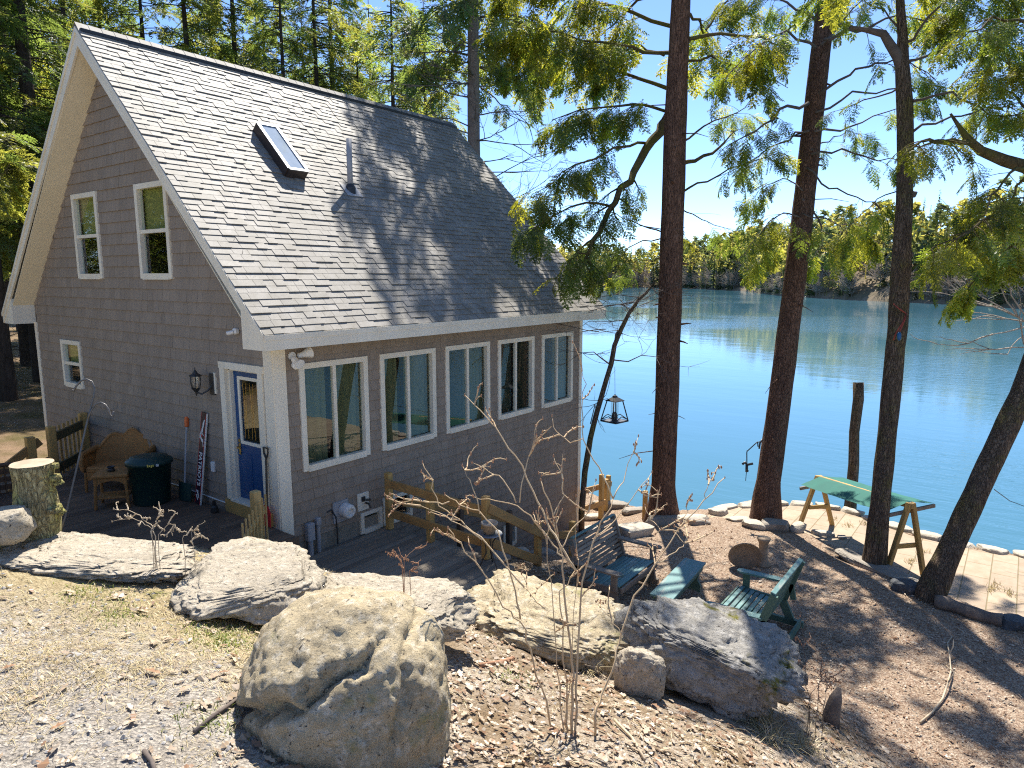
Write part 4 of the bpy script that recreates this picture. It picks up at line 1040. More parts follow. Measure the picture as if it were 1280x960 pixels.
for x_ in (-.3, .3):
    for y_ in (-.18, .22):
        b = MB(); b.tube([(x_, y_, .1), (x_, y_, -.25)], .025, 6); b.build('leg', M['wickerd'], wc)

# ------------------------------------------------------------------ rocks
def rock(name, label, c, dims, rz=0, mat=None, seed=0, sub=5, flat=.75, strata=.0, rough=.16, tilt=(0, 0), crack=False, cat='boulder', group=None, e=.62, fine=1.0, npl=7):
    import bmesh
    bm = bmesh.new(); bmesh.ops.create_icosphere(bm, subdivisions=sub, radius=1)
    sv_ = Vector((seed * 3.7, -seed * 1.9, seed * .77))
    rr_ = random.Random(seed); planes = []
    for k in range(npl):
        d = Vector((rr_.gauss(0, 1), rr_.gauss(0, 1), rr_.gauss(0, .55))).normalized(); planes.append((d, rr_.uniform(.62, .85) if e < .4 else rr_.uniform(.72, .95)))
    for v in bm.verts:
        p = v.co.copy()
        q = Vector([math.copysign(abs(k) ** e, k) for k in p]); q *= 1 / max(q.length, .001) ** .35
        p = q
        for d, o_ in planes:
            ov = p.dot(d) - o_
            if ov > 0: p -= d * ov * .8
        if p.z > flat: p.z = flat + (p.z - flat) * .22
        n1 = mn.noise(p * 1.3 + sv_); n2 = mn.fractal(p * 3.1 + sv_, 1.0, 2.0, 4); n3 = mn.fractal(p * 9 + sv_, .9, 2.1, 4); n4 = mn.noise(p * 24 + sv_)
        n5 = mn.ridged_multi_fractal(p * 4.2 + sv_, .9, 2.1, 4, 1.0, 2.0) - 1.1
        r = 1 + rough * (n1 * .8 + n2 * .42 + n3 * .24 * fine + n4 * .10 * fine - n5 * .05)
        if strata: 
            ph = p.z * 7 + mn.noise(p * 1.2 + sv_) * 1.6; r += strata * (abs((ph % 1) - .5) - .25) * (1 - abs(p.z)) ; 
        if not crack and sub >= 5:
            vd, vp = mn.voronoi(Vector((p.x * 1.9, p.y * 1.9, p.z * 3.2)) + sv_ + Vector((n1, n2, n1)) * .25)
            hsh = math.sin(vp[0].x * 12.9 + vp[0].y * 78.2 + vp[0].z * 37.7) * 43758.5; hsh -= math.floor(hsh)
            r += (hsh - .5) * .11 * min(1, (vd[1] - vd[0]) * 9) - .05 * math.exp(-((vd[1] - vd[0]) / .045) ** 2)
        p = p * r
        if crack:
            vd, vp = mn.voronoi(p * 2.6 + sv_ + Vector((n1, n2, n1)) * .3); hsh = math.sin(vp[0].x * 12.9 + vp[0].y * 78.2 + vp[0].z * 37.7) * 43758.5; hsh -= math.floor(hsh)
            p *= 1 + (hsh - .5) * .05 * min(1, (vd[1] - vd[0]) * 6)
            p += p.normalized() * (.012 * mn.noise(p * 13 + sv_) + .010 * mn.noise(p * 27 + sv_))
        if crack:
            xx = p.x; cz = .74 + .34 * xx - .55 * max(0, -xx - .45) + .13 * mn.noise(Vector((xx * 2.6, p.y * 2.6, 1.7))) + .04 * mn.noise(Vector((xx * 9, p.y * 9, 2.2)))
            g = p.z - cz; on = max(0, min(1, (.50 - xx) * 5)) * max(0, min(1, (.15 - p.y) * 4))
            g2 = xx - .50 - .22 * p.z - .12 * mn.noise(Vector((p.y * 2, p.z * 2.4, 5.5)))
            dpt = .17 * math.exp(-(g / .05) ** 2) * on + .07 * math.exp(-(g2 / .035) ** 2) * max(0, min(1, p.z * 2 + .6))
            lip = (.05 * on * math.exp(-max(0, g) / .35) if g > 0 else 0) - (.02 * on if g <= 0 else 0)
            p += p.normalized() * (lip - dpt)
        v.co = Vector((p.x * dims[0] / 2, p.y * dims[1] / 2, p.z * dims[2] / 2))
    me = bpy.data.meshes.new(name); bm.to_mesh(me); bm.free(); me.materials.append(mat or M['boulder'])
    me.polygons.foreach_set('use_smooth', [True] * len(me.polygons))
    o = bpy.data.objects.new(name, me); COL.objects.link(o); o.location = c; o.rotation_euler = (rad(tilt[0]), rad(tilt[1]), rz)
    return tag(o, label, cat, group)
VIEW = AZ - math.pi / 2      # local x = image right, local y = away from the camera
rock('boulder', 'big rounded split boulder in the foreground with a dark crack', atd(440, 880, 4.75) + Vector((.1, .12, -.06)), (1.46, 1.45, 1.46), VIEW, M['boulder'], 3, 6, 2.0, 0, .085, (6, 0), True, e=.86, npl=3, fine=.8)
rock('boulder', 'small pale rock at the left edge below the stump', atd(8, 655, 6.6), (.50, .45, .34), VIEW, M['ledge'], 5, 4)
rock('boulder', 'long flat layered ledge stone below the withered twigs', atd(128, 690, 6.75) + Vector((0, 0, -.07)), (1.95, .95, .30), VIEW - .05, M['ledge'], 8, 6, .55, .15, .18, (0, 4), fine=1.8)
rock('boulder', 'pale sloping slab of rock in front of the picket railing', atd(308, 718, 6.35) + Vector((0, 0, -.06)), (1.30, 1.25, .36), VIEW + .1, M['ledge'], 12, 6, .45, .07, .14, (9, 0), fine=1.8, e=.5)
rock('boulder', 'flat topped stone in front of the lower grey deck', atd(487, 748, 6.55) + Vector((.05, .05, -.10)), (1.62, .90, .36), VIEW - .12, M['ledge'], 15, 6, .45, .08, .14, (6, 3), fine=1.6)
rock('boulder', 'broad flat boulder behind the bare bush, half in shadow', atd(695, 768, 7.75) + Vector((.05, .05, -.12)), (1.95, 1.35, .72), VIEW - .28, M['boulder'], 21, 6, .42, .09, .15, (8, 9), fine=2.0)
rock('boulder', 'grey boulder with shade in its colour and yellow moss below the teal bench', atd(888, 808, 7.3) + Vector((.06, .06, -.06)), (1.86, 1.22, .80), VIEW - .38, M['shadestone'], 26, 6, .5, .09, .16, (8, 12), fine=2.2)
rock('boulder', 'small tan rock wedged between two large boulders', on_ground(800, 866) + Vector((.0, .0, .20)), (.48, .36, .60), VIEW, M['ledge'], 31, 5, .9)
# border stones between gravel and patio ------------------------------------
def stone_at(px, py, wpx, d_, h_, label, seed, mat='flag', rz=0, tl=(0, 0), cat='stone', e=.34, group=None, sub=4):
    wpx *= 1.12; h_ *= 1.1
    p = on_ground(px, py); dep = depth_of(p); w_ = wpx * dep / FPX
    return rock('stone', label, p + Vector((0, 0, h_ * .28)), (w_, d_, h_), VIEW + rz, M[mat], seed, sub, .6, .05, .12, tl, False, cat, group, e)
S = [(622, 702, 34, .5, .22, 'dull stone at the end of the lower deck under the rail', 'flagd', .3), (648, 699, 26, .4, .24, 'white stone just right of the wire plant stand', 'flag', .2),
     (677, 694, 36, .4, .16, 'flat brown stone left of the grey glider bench', 'flagd', -.1),
     (795, 668, 50, .6, .26, 'long pale slab behind the armrest of the grey glider', 'flag', .35), (826, 655, 44, .55, .30, 'angular grey slab at the foot of the straight hemlock', 'flagd', .3),
     (862, 650, 42, .5, .16, 'flat stone just right of the straight hemlock', 'flag', .0), (875, 655, 26, .35, .16, 'low stone in front of the flat pair by the hemlock', 'flagd', .1), (899, 645, 24, .4, .26, 'blocky tan stone standing on the flat border stones', 'flag', .2),
     (925, 650, 30, .4, .10, 'very flat white border stone left of the leaning hemlock', 'flag', 0), (942, 659, 26, .4, .2, 'wedge stone at the left foot of the leaning hemlock', 'flag', -.2), (968, 661, 32, .45, .26, 'dark tilted stone at the right foot of the leaning hemlock', 'flagd', -.35),
     (997, 663, 24, .35, .24, 'square block under the left legs of the swing', 'flag', .5), (1030, 672, 28, .3, .2, 'oblong block between the swing legs', 'flag', -.25), (1053, 676, 13, .2, .16, 'small brown stone at the end of the swing blocks', 'flagd', -.2),
     (1262, 782, 34, .4, .2, 'dark rock at the right end beyond the grey log', 'darkrock', -.2), (762, 634, 44, .5, .2, 'flat rock below the shore fence rails', 'flagd', .1), (790, 640, 30, .4, .16, 'rounded shore rock between the fence and the lone post', 'flagd', .2), (745, 648, 30, .3, .14, 'tan block at the base of the shore fence', 'flag', .2), (738, 664, 26, .5, .1, 'flat step stone beside the cottage corner', 'flag', .3)]
for i, (px, py, wp, d_, h_, lb, mt, rz) in enumerate(S): stone_at(px, py, wp, d_, h_, lb, 40 + i, mt, rz)
pl = on_ground(1098, 712)
o = rock('stone_slab', 'long narrow flagstone lying at the foot of the thin dark trunk', pl + Vector((0, 0, .05)), (1.75, .55, .17), math.atan2(-1.35, -.9) + .05, M['flagd'], 71, 5, .5, .04, .10, (0, 0), False, 'stone', None, .4)
pl = on_ground(1132, 738); o = rock('stone', 'blue grey crumpled rock at the base of the leaning trunk', pl + Vector((0, 0, .06)), (.50, .38, .24), VIEW - .3, M['darkrock'], 73, 4, cat='stone')
# grey log border
p0, p1 = on_ground(1168, 757) + Vector((0, 0, .07)), on_ground(1252, 782) + Vector((0, 0, .07))
b = MB(); b.tube([p0.lerp(p1, t) + Vector((0, 0, .015 * math.sin(t * 7))) for t in np.linspace(0, 1, 14)], [.105 + .012 * math.sin(i) for i in range(14)], 16, True, .10, 3.0)
o = b.build('border_log', M['logw'], None, True); tag(o, 'weathered grey log edging the patio right of the leaning trunk', 'log')
# stones along the water's edge
EG = _sc([(9.85, -2.85), (10.4, -3.3), (10.95, -3.75), (11.35, -4.2), (11.6, -4.75), (11.68, -5.35), (11.5, -5.9), (11.2, -6.4), (10.95, -6.95), (10.8, -7.5), (10.75, -8.1), (10.82, -8.7), (10.95, -9.3), (11.05, -9.9), (11.1, -10.6), (11.15, -11.3)])
for i, ((xa, ya), (xb, yb)) in enumerate(zip(EG, EG[1:])):
    c = Vector(((xa + xb) / 2, (ya + yb) / 2, -1.98)); ln = math.hypot(xb - xa, yb - ya)
    rock('edge_stone', 'flat pale stone in the row edging the patio at the water', c, (ln * 1.02, .42, .26 + .05 * (i % 3)), math.atan2(yb - ya, xb - xa), M['flag'], 90 + i, 4, .5, .04, .10, (0, 0), False, 'stone', 'stones edging the patio at the water', .33)
# stump, snag and post
ps_ = atd(49, 664, 7.05)
b = MB(); zz = np.linspace(-.25, .72, 16)
b.tube([ps_ + Vector((0, 0, z)) for z in zz], [.192 + .03 * max(0, -z) + .012 * math.sin(z * 9) for z in zz], 56, False, .05, 1.5)
r0 = len(b.v) - 56; ring = b.v[r0:]; b.mi = 1; b.face(list(range(r0, r0 + 56)))
b.mi = 0
r = random.Random(5)
for k in range(8):
    a = VIEW + r.uniform(-.3, .4); z = r.uniform(.1, .72); p = ps_ + Vector((.195 * math.cos(a), .195 * math.sin(a), z))
    b.lathe([(.01, -.03), (r.uniform(.05, .08), -.02), (r.uniform(.04, .06), .03), (.005, .03)], p, 7)
o = b.build('tree_stump', [M['stumpbark'], M['stumptop']], None, True); tag(o, 'tall sawn tree stump with ragged yellowish bark at the left', 'stump')
for p in o.data.polygons:
    if p.material_index == 1: p.use_smooth = False
ps_ = on_ground(1038, 905)
b = MB(); b.tube([ps_ + Vector(q) for q in ((0, 0, -.1), (.02, .0, .1), (.07, -.02, .28), (.11, -.04, .40))], [.09, .085, .06, .02], 12, True, .25, 2)
o = b.build('broken_stump', M['logw'], None, True); tag(o, 'small splintered stump on the slope at the lower right', 'stump')
pw = [atd(x_, y_, 17.0) for x_, y_ in ((1061, 655), (1064, 620), (1067, 580), (1068, 540), (1073, 500), (1073, 478))]
b = MB(); b.tube(pw, [.15, .13, .12, .118, .125, .122], 18, True, .10, 7); o = b.build('mooring_post', M['oakbark'], None, True); tag(o, 'mossy round timber post standing alone in front of the lake', 'post')

# ------------------------------------------------------------------ hanging things
ln = empty('lantern_feeder', 'black metal lantern bird feeder hanging from the thin sapling', 'bird feeder', tuple(atd(768, 526, 15.1)))
b = MB(); b.lathe([(.004, .60), (.02, .57), (.05, .56), (.06, .53), (.20, .46), (.22, .445), (.02, .45)], (0, 0, 0), 4, Matrix.Rotation(.6, 3, 'Z')); b.build('lantern_roof', M['black'], ln)
b = MB()
C4 = [(math.cos(.6 + k * math.pi / 2), math.sin(.6 + k * math.pi / 2)) for k in range(4)]
for k in range(4):
    (xa, ya), (xb, yb) = C4[k], C4[(k + 1) % 4]
    b.tube([(xa * .17, ya * .17, .45), (xa * .30, ya * .30, 0)], .013, 6); b.tube([(xa * .30, ya * .30, 0), (xb * .30, yb * .30, 0)], .016, 6)
    b.tube([(xa * .29, ya * .29, .03), ((xa + xb) * .14, (ya + yb) * .14, .12), (xb * .29, yb * .29, .03)], .010, 6)
b.build('frame', M['black'], ln)
b = MB(); b.lathe([(.29, 0), (.29, .02), (.1, .025)], (0, 0, 0), 4, Matrix.Rotation(.6, 3, 'Z')); b.build('seed_tray', M['black'], ln)
b = MB(); b.lathe([(.085, .03), (.085, .44)], (0, 0, 0), 14); b.build('seed_tube', M['lglass'], ln)
b = MB(); b.lathe([(.05, .02), (.07, .08), (.05, .18), (.02, .2)], (0, 0, 0), 10); b.build('seed', M['black'], ln)
b = MB(); b.tube([(0, 0, .59), (-.04, 0, 1.2)], .005, 5); b.build('hanging_wire', M['steel'], ln)

d_ = 15.2
hb = MB(); P = lambda x, y, k=0: atd(x, y, d_ + k)
hb.tube([P(953, 549), P(950, 554), P(949, 561)], .02, 6); hb.tube([P(951, 552), P(946, 553), P(934, 564)], .012, 6); hb.tube([P(947, 552), P(947.5, 558), P(950, 558)], .014, 6)
hb.tube([P(934, 563), P(933.5, 566), P(933.6, 580)], .012, 6)
hb.tube([P(928, 580.5), P(931, 578), P(934, 581), P(941, 579.5)], .03, 6); hb.tube([P(933.5, 581), P(933.3, 590)], .03, 6); hb.tube([P(933, 588), P(935.5, 589)], .02, 6); hb.tube([P(933, 590), P(932, 601)], .008, 5)
o = hb.build('hanging_bracket', M['black'], None, True); tag(o, 'iron bracket with a hanging hook on the leaning hemlock trunk', 'bracket')
rp = MB(); d_ = 12.62
P = lambda x, y, k=0: atd(x, y, d_ + k)
rp.tube([P(1117, 380, .1), P(1124, 386, -.08), P(1133, 392, .05)], .012, 6); rp.tube([P(1133, 392, .0), P(1128, 404, -.1), P(1120, 416, -.1), P(1117, 425, .0)], .012, 6); rp.tube([P(1133, 392, .0), P(1131, 400, -.1), P(1124, 416, -.12)], .010, 6)
M['rope'] = simple('red_rope', (.35, .07, .05), None, 30, .8, 0); M['floatb'] = simple('blue_plastic', (.02, .12, .28), None, 4, .4, 0)
o = rp.build('rope_loop', M['rope'], None, True); tag(o, 'thin red rope looped round the narrow dark trunk', 'rope')
fb = MB(); fb.tube([P(1124, 415, -.15), P(1124, 417, -.15), P(1124, 423, -.15), P(1124, 426, -.15)], [.012, .035, .035, .012], 10)
o = fb.build('rope_float', M['floatb'], None, True); tag(o, 'small blue float hanging on the red rope', 'float')
ml_ = MB(); ml_.tube([atd(1243, 612, 11.2), atd(1262, 626, 13), atd(1300, 640, 16)], .008, 5); o = ml_.build('mooring_line', M['black']); tag(o, 'thin dark line running from the leaning trunk to the lake', 'line')
# ------------------------------------------------------------------ foliage tools
def spray_tpl(nside=12, nleaf=6, ll=.085, lw=.030, w0=.42, seed=0, droop=.22):
    r = random.Random(seed); V = []
    def leaf(p, d, l, w, z):
        nrm_ = (-d[1], d[0]); t = r.uniform(-.35, .35) * w
        V.append([(p[0] - nrm_[0] * w / 2, p[1] - nrm_[1] * w / 2, z - t), (p[0] + nrm_[0] * w / 2, p[1] + nrm_[1] * w / 2, z + t),
                  (p[0] + d[0] * l + nrm_[0] * w * .28, p[1] + d[1] * l + nrm_[1] * w * .28, z + t * .5 - .03 * r.random()), (p[0] + d[0] * l - nrm_[0] * w * .28, p[1] + d[1] * l - nrm_[1] * w * .28, z - t * .5 - .03 * r.random())])
    for i in range(nside):
        t = .08 + .92 * i / nside; s_ = 1 if i % 2 else -1
        a = s_ * rad(r.uniform(38, 60)); ln = w0 * (1 - t) ** .7 * r.uniform(.7, 1.1) + .06
        d = (math.cos(a), math.sin(a)); bz = -droop * t * t
        for j in range(nleaf):
            k = (j + .5) / nleaf; p = (t + d[0] * ln * k, d[1] * ln * k); z = bz - .10 * k * k * r.uniform(.5, 1.5)
            for q in (-1, 1):
                b = a + q * rad(r.uniform(28, 60)); leaf(p, (math.cos(b), math.sin(b)), ll * (1.1 - .5 * k) * r.uniform(.8, 1.2), lw, z)
        leaf((t + d[0] * ln, d[1] * ln), d, ll, lw, bz - .1)
    for i in range(5):
        t = .8 + .05 * i; leaf((t, 0), (math.cos((i - 2) * .4), math.sin((i - 2) * .4)), ll * 1.3, lw, -droop * t * t)
    return np.array(V).reshape(-1, 3)
TPL = [spray_tpl(14, 8, .070, .026, .40, seed=k) for k in range(4)]
TPL_LO = [spray_tpl(10, 4, .12, .040, .40, seed=k + 5) for k in range(3)]
TPL_XLO = [spray_tpl(6, 2, .24, .10, .40, seed=k + 9) for k in range(3)]
def assemble(inst, tpls):
    """inst: list of (pos, dir, roll, scale, mat index, tint) -> V, Q, mi, tint"""
    VV, MI, TI = [], [], []
    groups = {}
    for k, i in enumerate(inst): groups.setdefault(k % len(tpls), []).append(i)
    for g, lst in groups.items():
        T_ = tpls[g]; n = len(lst)
        P = np.array([tuple(i[0]) for i in lst]); D = np.array([tuple(i[1]) for i in lst]); D /= np.linalg.norm(D, axis=1)[:, None]
        up = np.tile([0, 0, 1.], (n, 1)); Yv = np.cross(up, D); ln = np.linalg.norm(Yv, axis=1)[:, None]; Yv = np.where(ln > 1e-3, Yv / np.maximum(ln, 1e-3), [1, 0, 0]); Zv = np.cross(D, Yv)
        ro = np.array([i[2] for i in lst])[:, None]; c, s = np.cos(ro), np.sin(ro)
        Y2 = Yv * c + Zv * s; Z2 = -Yv * s + Zv * c
        S = np.array([i[3] for i in lst])
        A = (T_[None, :, 0:1] * D[:, None] + T_[None, :, 1:2] * Y2[:, None] + T_[None, :, 2:3] * Z2[:, None]) * S[:, None, None] + P[:, None]
        VV.append(A.reshape(-1, 3)); nf = len(T_) // 4
        MI.append(np.repeat([i[4] for i in lst], nf)); TI.append(np.repeat([i[5] for i in lst], nf))
    V = np.concatenate(VV); Q = np.arange(len(V)).reshape(-1, 4)
    ti = np.concatenate(TI) + NR.normal(0, .12, len(Q))
    return V, Q, np.concatenate(MI), ti
def rdir(r, el=0.0, sp=.4):
    a = r.uniform(0, 2 * math.pi); return Vector((math.cos(a), math.sin(a), el + r.uniform(-sp, sp))).normalized()

def leafy_limb(mb, inst, pts, r0, r, nspray, size=(.45, .8), yel=.5, twig=.9, start=.25, bare=0, droop=.35):
    """pts: 3-D polyline. adds the limb to mb and sprays (and twigs) to inst"""
    P = [Vector(p) for p in pts]
    Q_ = []
    for a, b in zip(P, P[1:]):
        for k in range(3):
            q = a.lerp(b, k / 3); Q_.append(q + Vector((r.gauss(0, .03), r.gauss(0, .03), r.gauss(0, .03))))
    Q_.append(P[-1]); n = len(Q_)
    mb.tube(Q_, [r0 * (1 - .82 * i / (n - 1)) for i in range(n)], 7 if r0 > .03 else 5, True, .1, r.random() * 9)
    def at(t):
        x = t * (n - 1); i = min(int(x), n - 2); return Q_[i].lerp(Q_[i + 1], x - i), (Q_[i + 1] - Q_[i]).normalized()
    nt = max(2, nspray // 3)
    for k in range(nt + bare):
        t = start + (1 - start) * r.random() ** .8; p, d = at(t)
        side = d.cross(Vector((0, 0, 1))).normalized() * (1 if r.random() < .5 else -1)
        td = (d * r.uniform(.3, 1) + side * r.uniform(.5, 1.1) + Vector((0, 0, r.uniform(-.35, .2)))).normalized()
        ln = twig * r.uniform(.4, 1.1) * (1.15 - .5 * t)
        tp = [p]; dd = td.copy()
        for i in range(4):
            dd = (dd + Vector((r.gauss(0, .16), r.gauss(0, .16), -droop * .28 + r.gauss(0, .08)))).normalized(); tp.append(tp[-1] + dd * ln / 4)
        mb.tube(tp, [max(.004, r0 * .22) * (1 - .17 * i) for i in range(5)], 4, False)
        if k >= nt: continue
        for i in range(3):
            q = tp[2 + i] if i < 3 else tp[-1]
            d2 = (dd + Vector((r.gauss(0, .45), r.gauss(0, .45), -droop * r.uniform(.3, 1.3)))).normalized()
            inst.append((q, d2, r.gauss(0, .5), r.uniform(*size), 1 if r.random() < yel else 0, r.gauss(0, .12)))
def px_pts(lst, d): return [atd(x, y, d + (k[0] if k else 0)) for x, y, *k in lst]
def trunk_mesh(mb, P, R, n=28, jit=.045, seed=0.0, sub=7):
    Q_, RR = [], []
    for i in range(len(P) - 1):
        for k in range(sub):
            t = k / sub; Q_.append(Vector(P[i]).lerp(Vector(P[i + 1]), t)); RR.append(R[i] + (R[i + 1] - R[i]) * t)
    Q_.append(Vector(P[-1])); RR.append(R[-1])
    mb.tube(Q_, RR, n, True, jit, seed)
def tree(name, label, cat, base, trunk_mb, bark_m, limbs_mb, limb_m, inst, tpls, lmats, group=None):
    o = empty(name, label, cat, (0, 0, 0), 0, group)
    t = trunk_mb.build('trunk', bark_m, o, True)
    if limbs_mb and limbs_mb.v: limbs_mb.build('branches', limb_m, o, True)
    if inst:
        V, Q, mi, ti = assemble(inst, tpls); np_mesh('crown', V, Q, lmats, mi, ti, o)
    # shift so that the Empty sits at the foot of the tree
    b = Vector(base)
    for c in kids(o):
        c.data.transform(Matrix.Translation(-b))
    o.location = b
    return o
HL = [M['hem'], M['hemy']]
def stubs(mb, r, f, z0, z1, n, rad_):
    """broken branch stubs and dead twigs on a trunk whose axis is f(z)"""
    for k in range(n):
        z = r.uniform(z0, z1); a = r.uniform(0, 6.28); d = Vector((math.cos(a), math.sin(a), r.uniform(-.3, .3))); p = f(z) + d * rad_ * .8
        l = r.choice((.10, .14, .2, .5, .8)); mb.tube([p, p + d * (rad_ * .3 + l * .5), p + d * (rad_ * .3 + l) + Vector((0, 0, -.1 * l))], [.03, .02, .008] if l < .3 else [.014, .010, .004], 6, True, .1, k)

def upper_limbs(mb, inst, base, z0, z1, n, Lr, r, nsp=14, yel=.5, r0=.045):  # limbs above the view, added for the shadows they cast
    for k in range(n):
        z = z0 + (z1 - z0) * k / n + r.uniform(-.2, .2); a = r.uniform(0, 2 * math.pi); ln = r.uniform(*Lr) * (1 - .55 * k / n)
        p = Vector(base(z)); d = Vector((math.cos(a), math.sin(a), 0))
        pts = [p, p + d * ln * .4 + Vector((0, 0, ln * .06)), p + d * ln * .75 + Vector((0, 0, -.02 * ln)), p + d * ln + Vector((0, 0, -ln * .12))]
        leafy_limb(mb, inst, pts, r0, r, nsp, (.55, .95), yel, 1.0)

# ---- straight hemlock (nearest the cottage corner)
r = random.Random(101); d = 16.1; b0 = atz(828, 641, -1.82)
tm = MB(); P = [b0 + Vector((0, 0, -.3)), b0 + Vector((0, 0, .15)), b0 + Vector((0, 0, .7)), b0 + Vector((.02, 0, 4)), b0 + Vector((.03, .03, 9)), b0 + Vector((.05, 0, 12)), b0 + Vector((.0, 0, 15.5))]
trunk_mesh(tm, P, [.46, .35, .272, .262, .235, .18, .03], 30, .06, 2.2)
lm = MB(); ins = []
LL = [ # pixel polyline (x, y, depth offset), radius, sprays, size, yellow, start
 ([(835, 70), (790, 62, -.5), (730, 50, -1.2), (640, 25, -2)], .05, 44, (.5, .85), .70, .2),
 ([(836, 110), (780, 95, .5), (700, 70, 1), (625, 75, 1.5)], .05, 46, (.5, .85), .65, .2),
 ([(836, 30), (770, 10, -.4), (690, -15, -1), (630, -30, -1.4)], .05, 40, (.5, .85), .7, .15),
 ([(834, 140), (790, 130, -.6), (740, 135, -1.2), (690, 150, -1.8)], .04, 36, (.45, .75), .5, .2),
 ([(832, 68), (800, 58, .3), (765, 55, .8), (730, 85, 1.2)], .035, 26, (.4, .7), .4, .2),
 ([(838, 140, -.1), (822, 163, -.3), (800, 198, -.6), (778, 237, -.9), (755, 277, -1.3), (736, 313, -1.6), (727, 345, -1.9)], .125, 30, (.40, .65), .22, .3),
 ([(810, 178, -.4), (770, 185, -1.2), (720, 205, -1.9), (672, 240, -2.4)], .035, 34, (.42, .72), .35, .15),
 ([(760, 258, -1.1), (725, 255, -1.6), (695, 270, -2.3), (668, 285, -3.0)], .03, 26, (.40, .65), .12, .15),
 ([(740, 310, -1.7), (720, 320, -2.0), (708, 335, -2.4)], .025, 14, (.35, .6), .3, .0),
 ([(832, 290), (800, 280, -.4), (770, 268, -.8), (748, 262, -1.2)], .02, 5, (.35, .5), .3, .4),
 ([(838, 250), (845, 265, -.5), (838, 285, -.8)], .015, 8, (.35, .5), .6, .2),
 ([(850, 60), (880, 40, .3), (905, 5, .6), (940, -30, .9)], .045, 16, (.4, .65), .5, .3),
 ([(850, 80), (890, 70, -.4), (935, 85, -.8), (985, 110, -1.2)], .035, 22, (.4, .7), .45, .25),
 ([(850, 205), (880, 196, .2), (903, 180, .4), (916, 165, .5)], .055, 0, (.3, .5), .4, .5),
 ([(850, 238), (885, 225, -.3), (925, 205, -.6), (975, 190, -.9)], .03, 16, (.35, .6), .35, .35),
 ([(849, 262), (875, 272, .2), (905, 285, .3), (925, 288, .4)], .018, 9, (.35, .55), .1, .2),
 ([(850, 180), (880, 158, .5), (920, 140, .9), (950, 120, 1.2)], .03, 18, (.35, .6), .4, .3),
 ([(845, 320), (800, 325, .8), (760, 345, 1.0)], .02, 9, (.3, .5), .1, .3),
 ([(845, 300), (800, 300, -.3), (765, 330, -.6), (740, 355, -.8)], .02, 9, (.3, .5), .2, .3)]
for pl, rr0, ns, sz, yl, stt in LL: leafy_limb(lm, ins, px_pts(pl, d), rr0, r, int(ns * (2.3 if pl[-1][1] < 160 and pl[-1][0] < 760 else 1.9 if pl[-1][0] < 800 else 1.5)), sz, yl, .75, stt, 2, .45)
upper_limbs(lm, ins, lambda z: b0 + Vector((.04, 0, z)), 10.5, 15, 8, (2.2, 3.0), r, 18, .5)
stubs(tm, r, lambda z: b0 + Vector((.02, 0, z)), 1.0, 9.5, 22, .25)
tree('hemlock_tree', 'straight thick reddish hemlock trunk nearest the cottage corner', 'tree', b0, tm, M['hembark'], lm, M['mossbark'], ins, TPL, HL)

# ---- leaning hemlock
r = random.Random(202); d = 15.6; b0 = atz(957, 650, -1.82)
tm = MB(); P = [b0 + Vector((0, 0, -.3)), b0 + Vector((0, 0, .12))] + [atd(x_, y_, d + k) for x_, y_, k in ((961, 600, .05), (977, 480, .1), (1000, 300, .2), (1015, 160, .3), (1033, 0, .4))] + [atd(1056, -200, .8 + d), atd(1068, -330, 1 + d)]
trunk_mesh(tm, P, [.44, .34, .262, .245, .235, .225, .205, .14, .04], 30, .06, 5.1)
lm = MB(); ins = []
LL = [([(1008, 128), (975, 138, -.3), (945, 165, -.6), (905, 185, -1)], .04, 15, (.35, .6), .5, .3),
 ([(1012, 160), (985, 172, .5), (950, 195, .8), (895, 222, 1.0)], .03, 12, (.35, .6), .5, .3),
 ([(1022, 60), (985, 40, -.4), (945, 55, -.9), (915, 90, -1.3)], .035, 30, (.4, .65), .55, .25),
 ([(1020, 25), (985, 5, .4), (945, -10, .8), (900, 5, 1.1)], .035, 26, (.4, .65), .5, .25),
 ([(1000, 270), (980, 265, -.3), (955, 285, -.6), (930, 320, -.9)], .022, 22, (.35, .6), .65, .15),
 ([(998, 290), (975, 300, .4), (955, 318, .7), (945, 335, .9)], .02, 16, (.35, .55), .75, .15),
 ([(1004, 240), (985, 225, .3), (960, 230, .6), (935, 250, .9)], .02, 16, (.35, .55), .4, .2),
 ([(1030, 50), (1060, 40, -.2), (1095, 28, -.4), (1130, 20, -.6), (1180, 35, -.7)], .045, 12, (.35, .6), .3, .4),
 ([(1028, 58), (1065, 10, .4), (1100, -20, .6)], .03, 6, (.35, .55), .4, .3),
 ([(1022, 118), (1060, 90, -.4), (1095, 78, -.8), (1130, 72, -1), (1170, 100, -1.3)], .035, 13, (.35, .55), .3, .4),
 ([(1018, 165), (1060, 160, .3), (1110, 140, .6), (1160, 115, .9)], .03, 9, (.35, .55), .4, .4),
 ([(1020, 140), (1065, 118, .2), (1110, 112, .4), (1165, 105, .6), (1230, 128, .8)], .03, 12, (.35, .6), .3, .5),
 ([(1010, 195), (1055, 190, -.4), (1100, 200, -.8), (1140, 195, -1.1)], .03, 10, (.35, .55), .35, .4),
 ([(1008, 210), (1035, 235, -.5), (1070, 245, -.9), (1100, 260, -1.2), (1122, 258, -1.3)], .025, 10, (.35, .55), .5, .35),
 ([(1005, 250), (1025, 275, .3), (1028, 305, .5), (1012, 325, .6)], .03, 14, (.35, .55), .75, .3),
 ([(1003, 265), (1030, 275, -.4), (1060, 280, -.8), (1085, 295, -1.1)], .02, 20, (.35, .55), .75, .2),
 ([(1012, 190), (1035, 175, .6), (1060, 165, 1.0), (1090, 175, 1.4)], .02, 12, (.3, .5), .3, .3)]
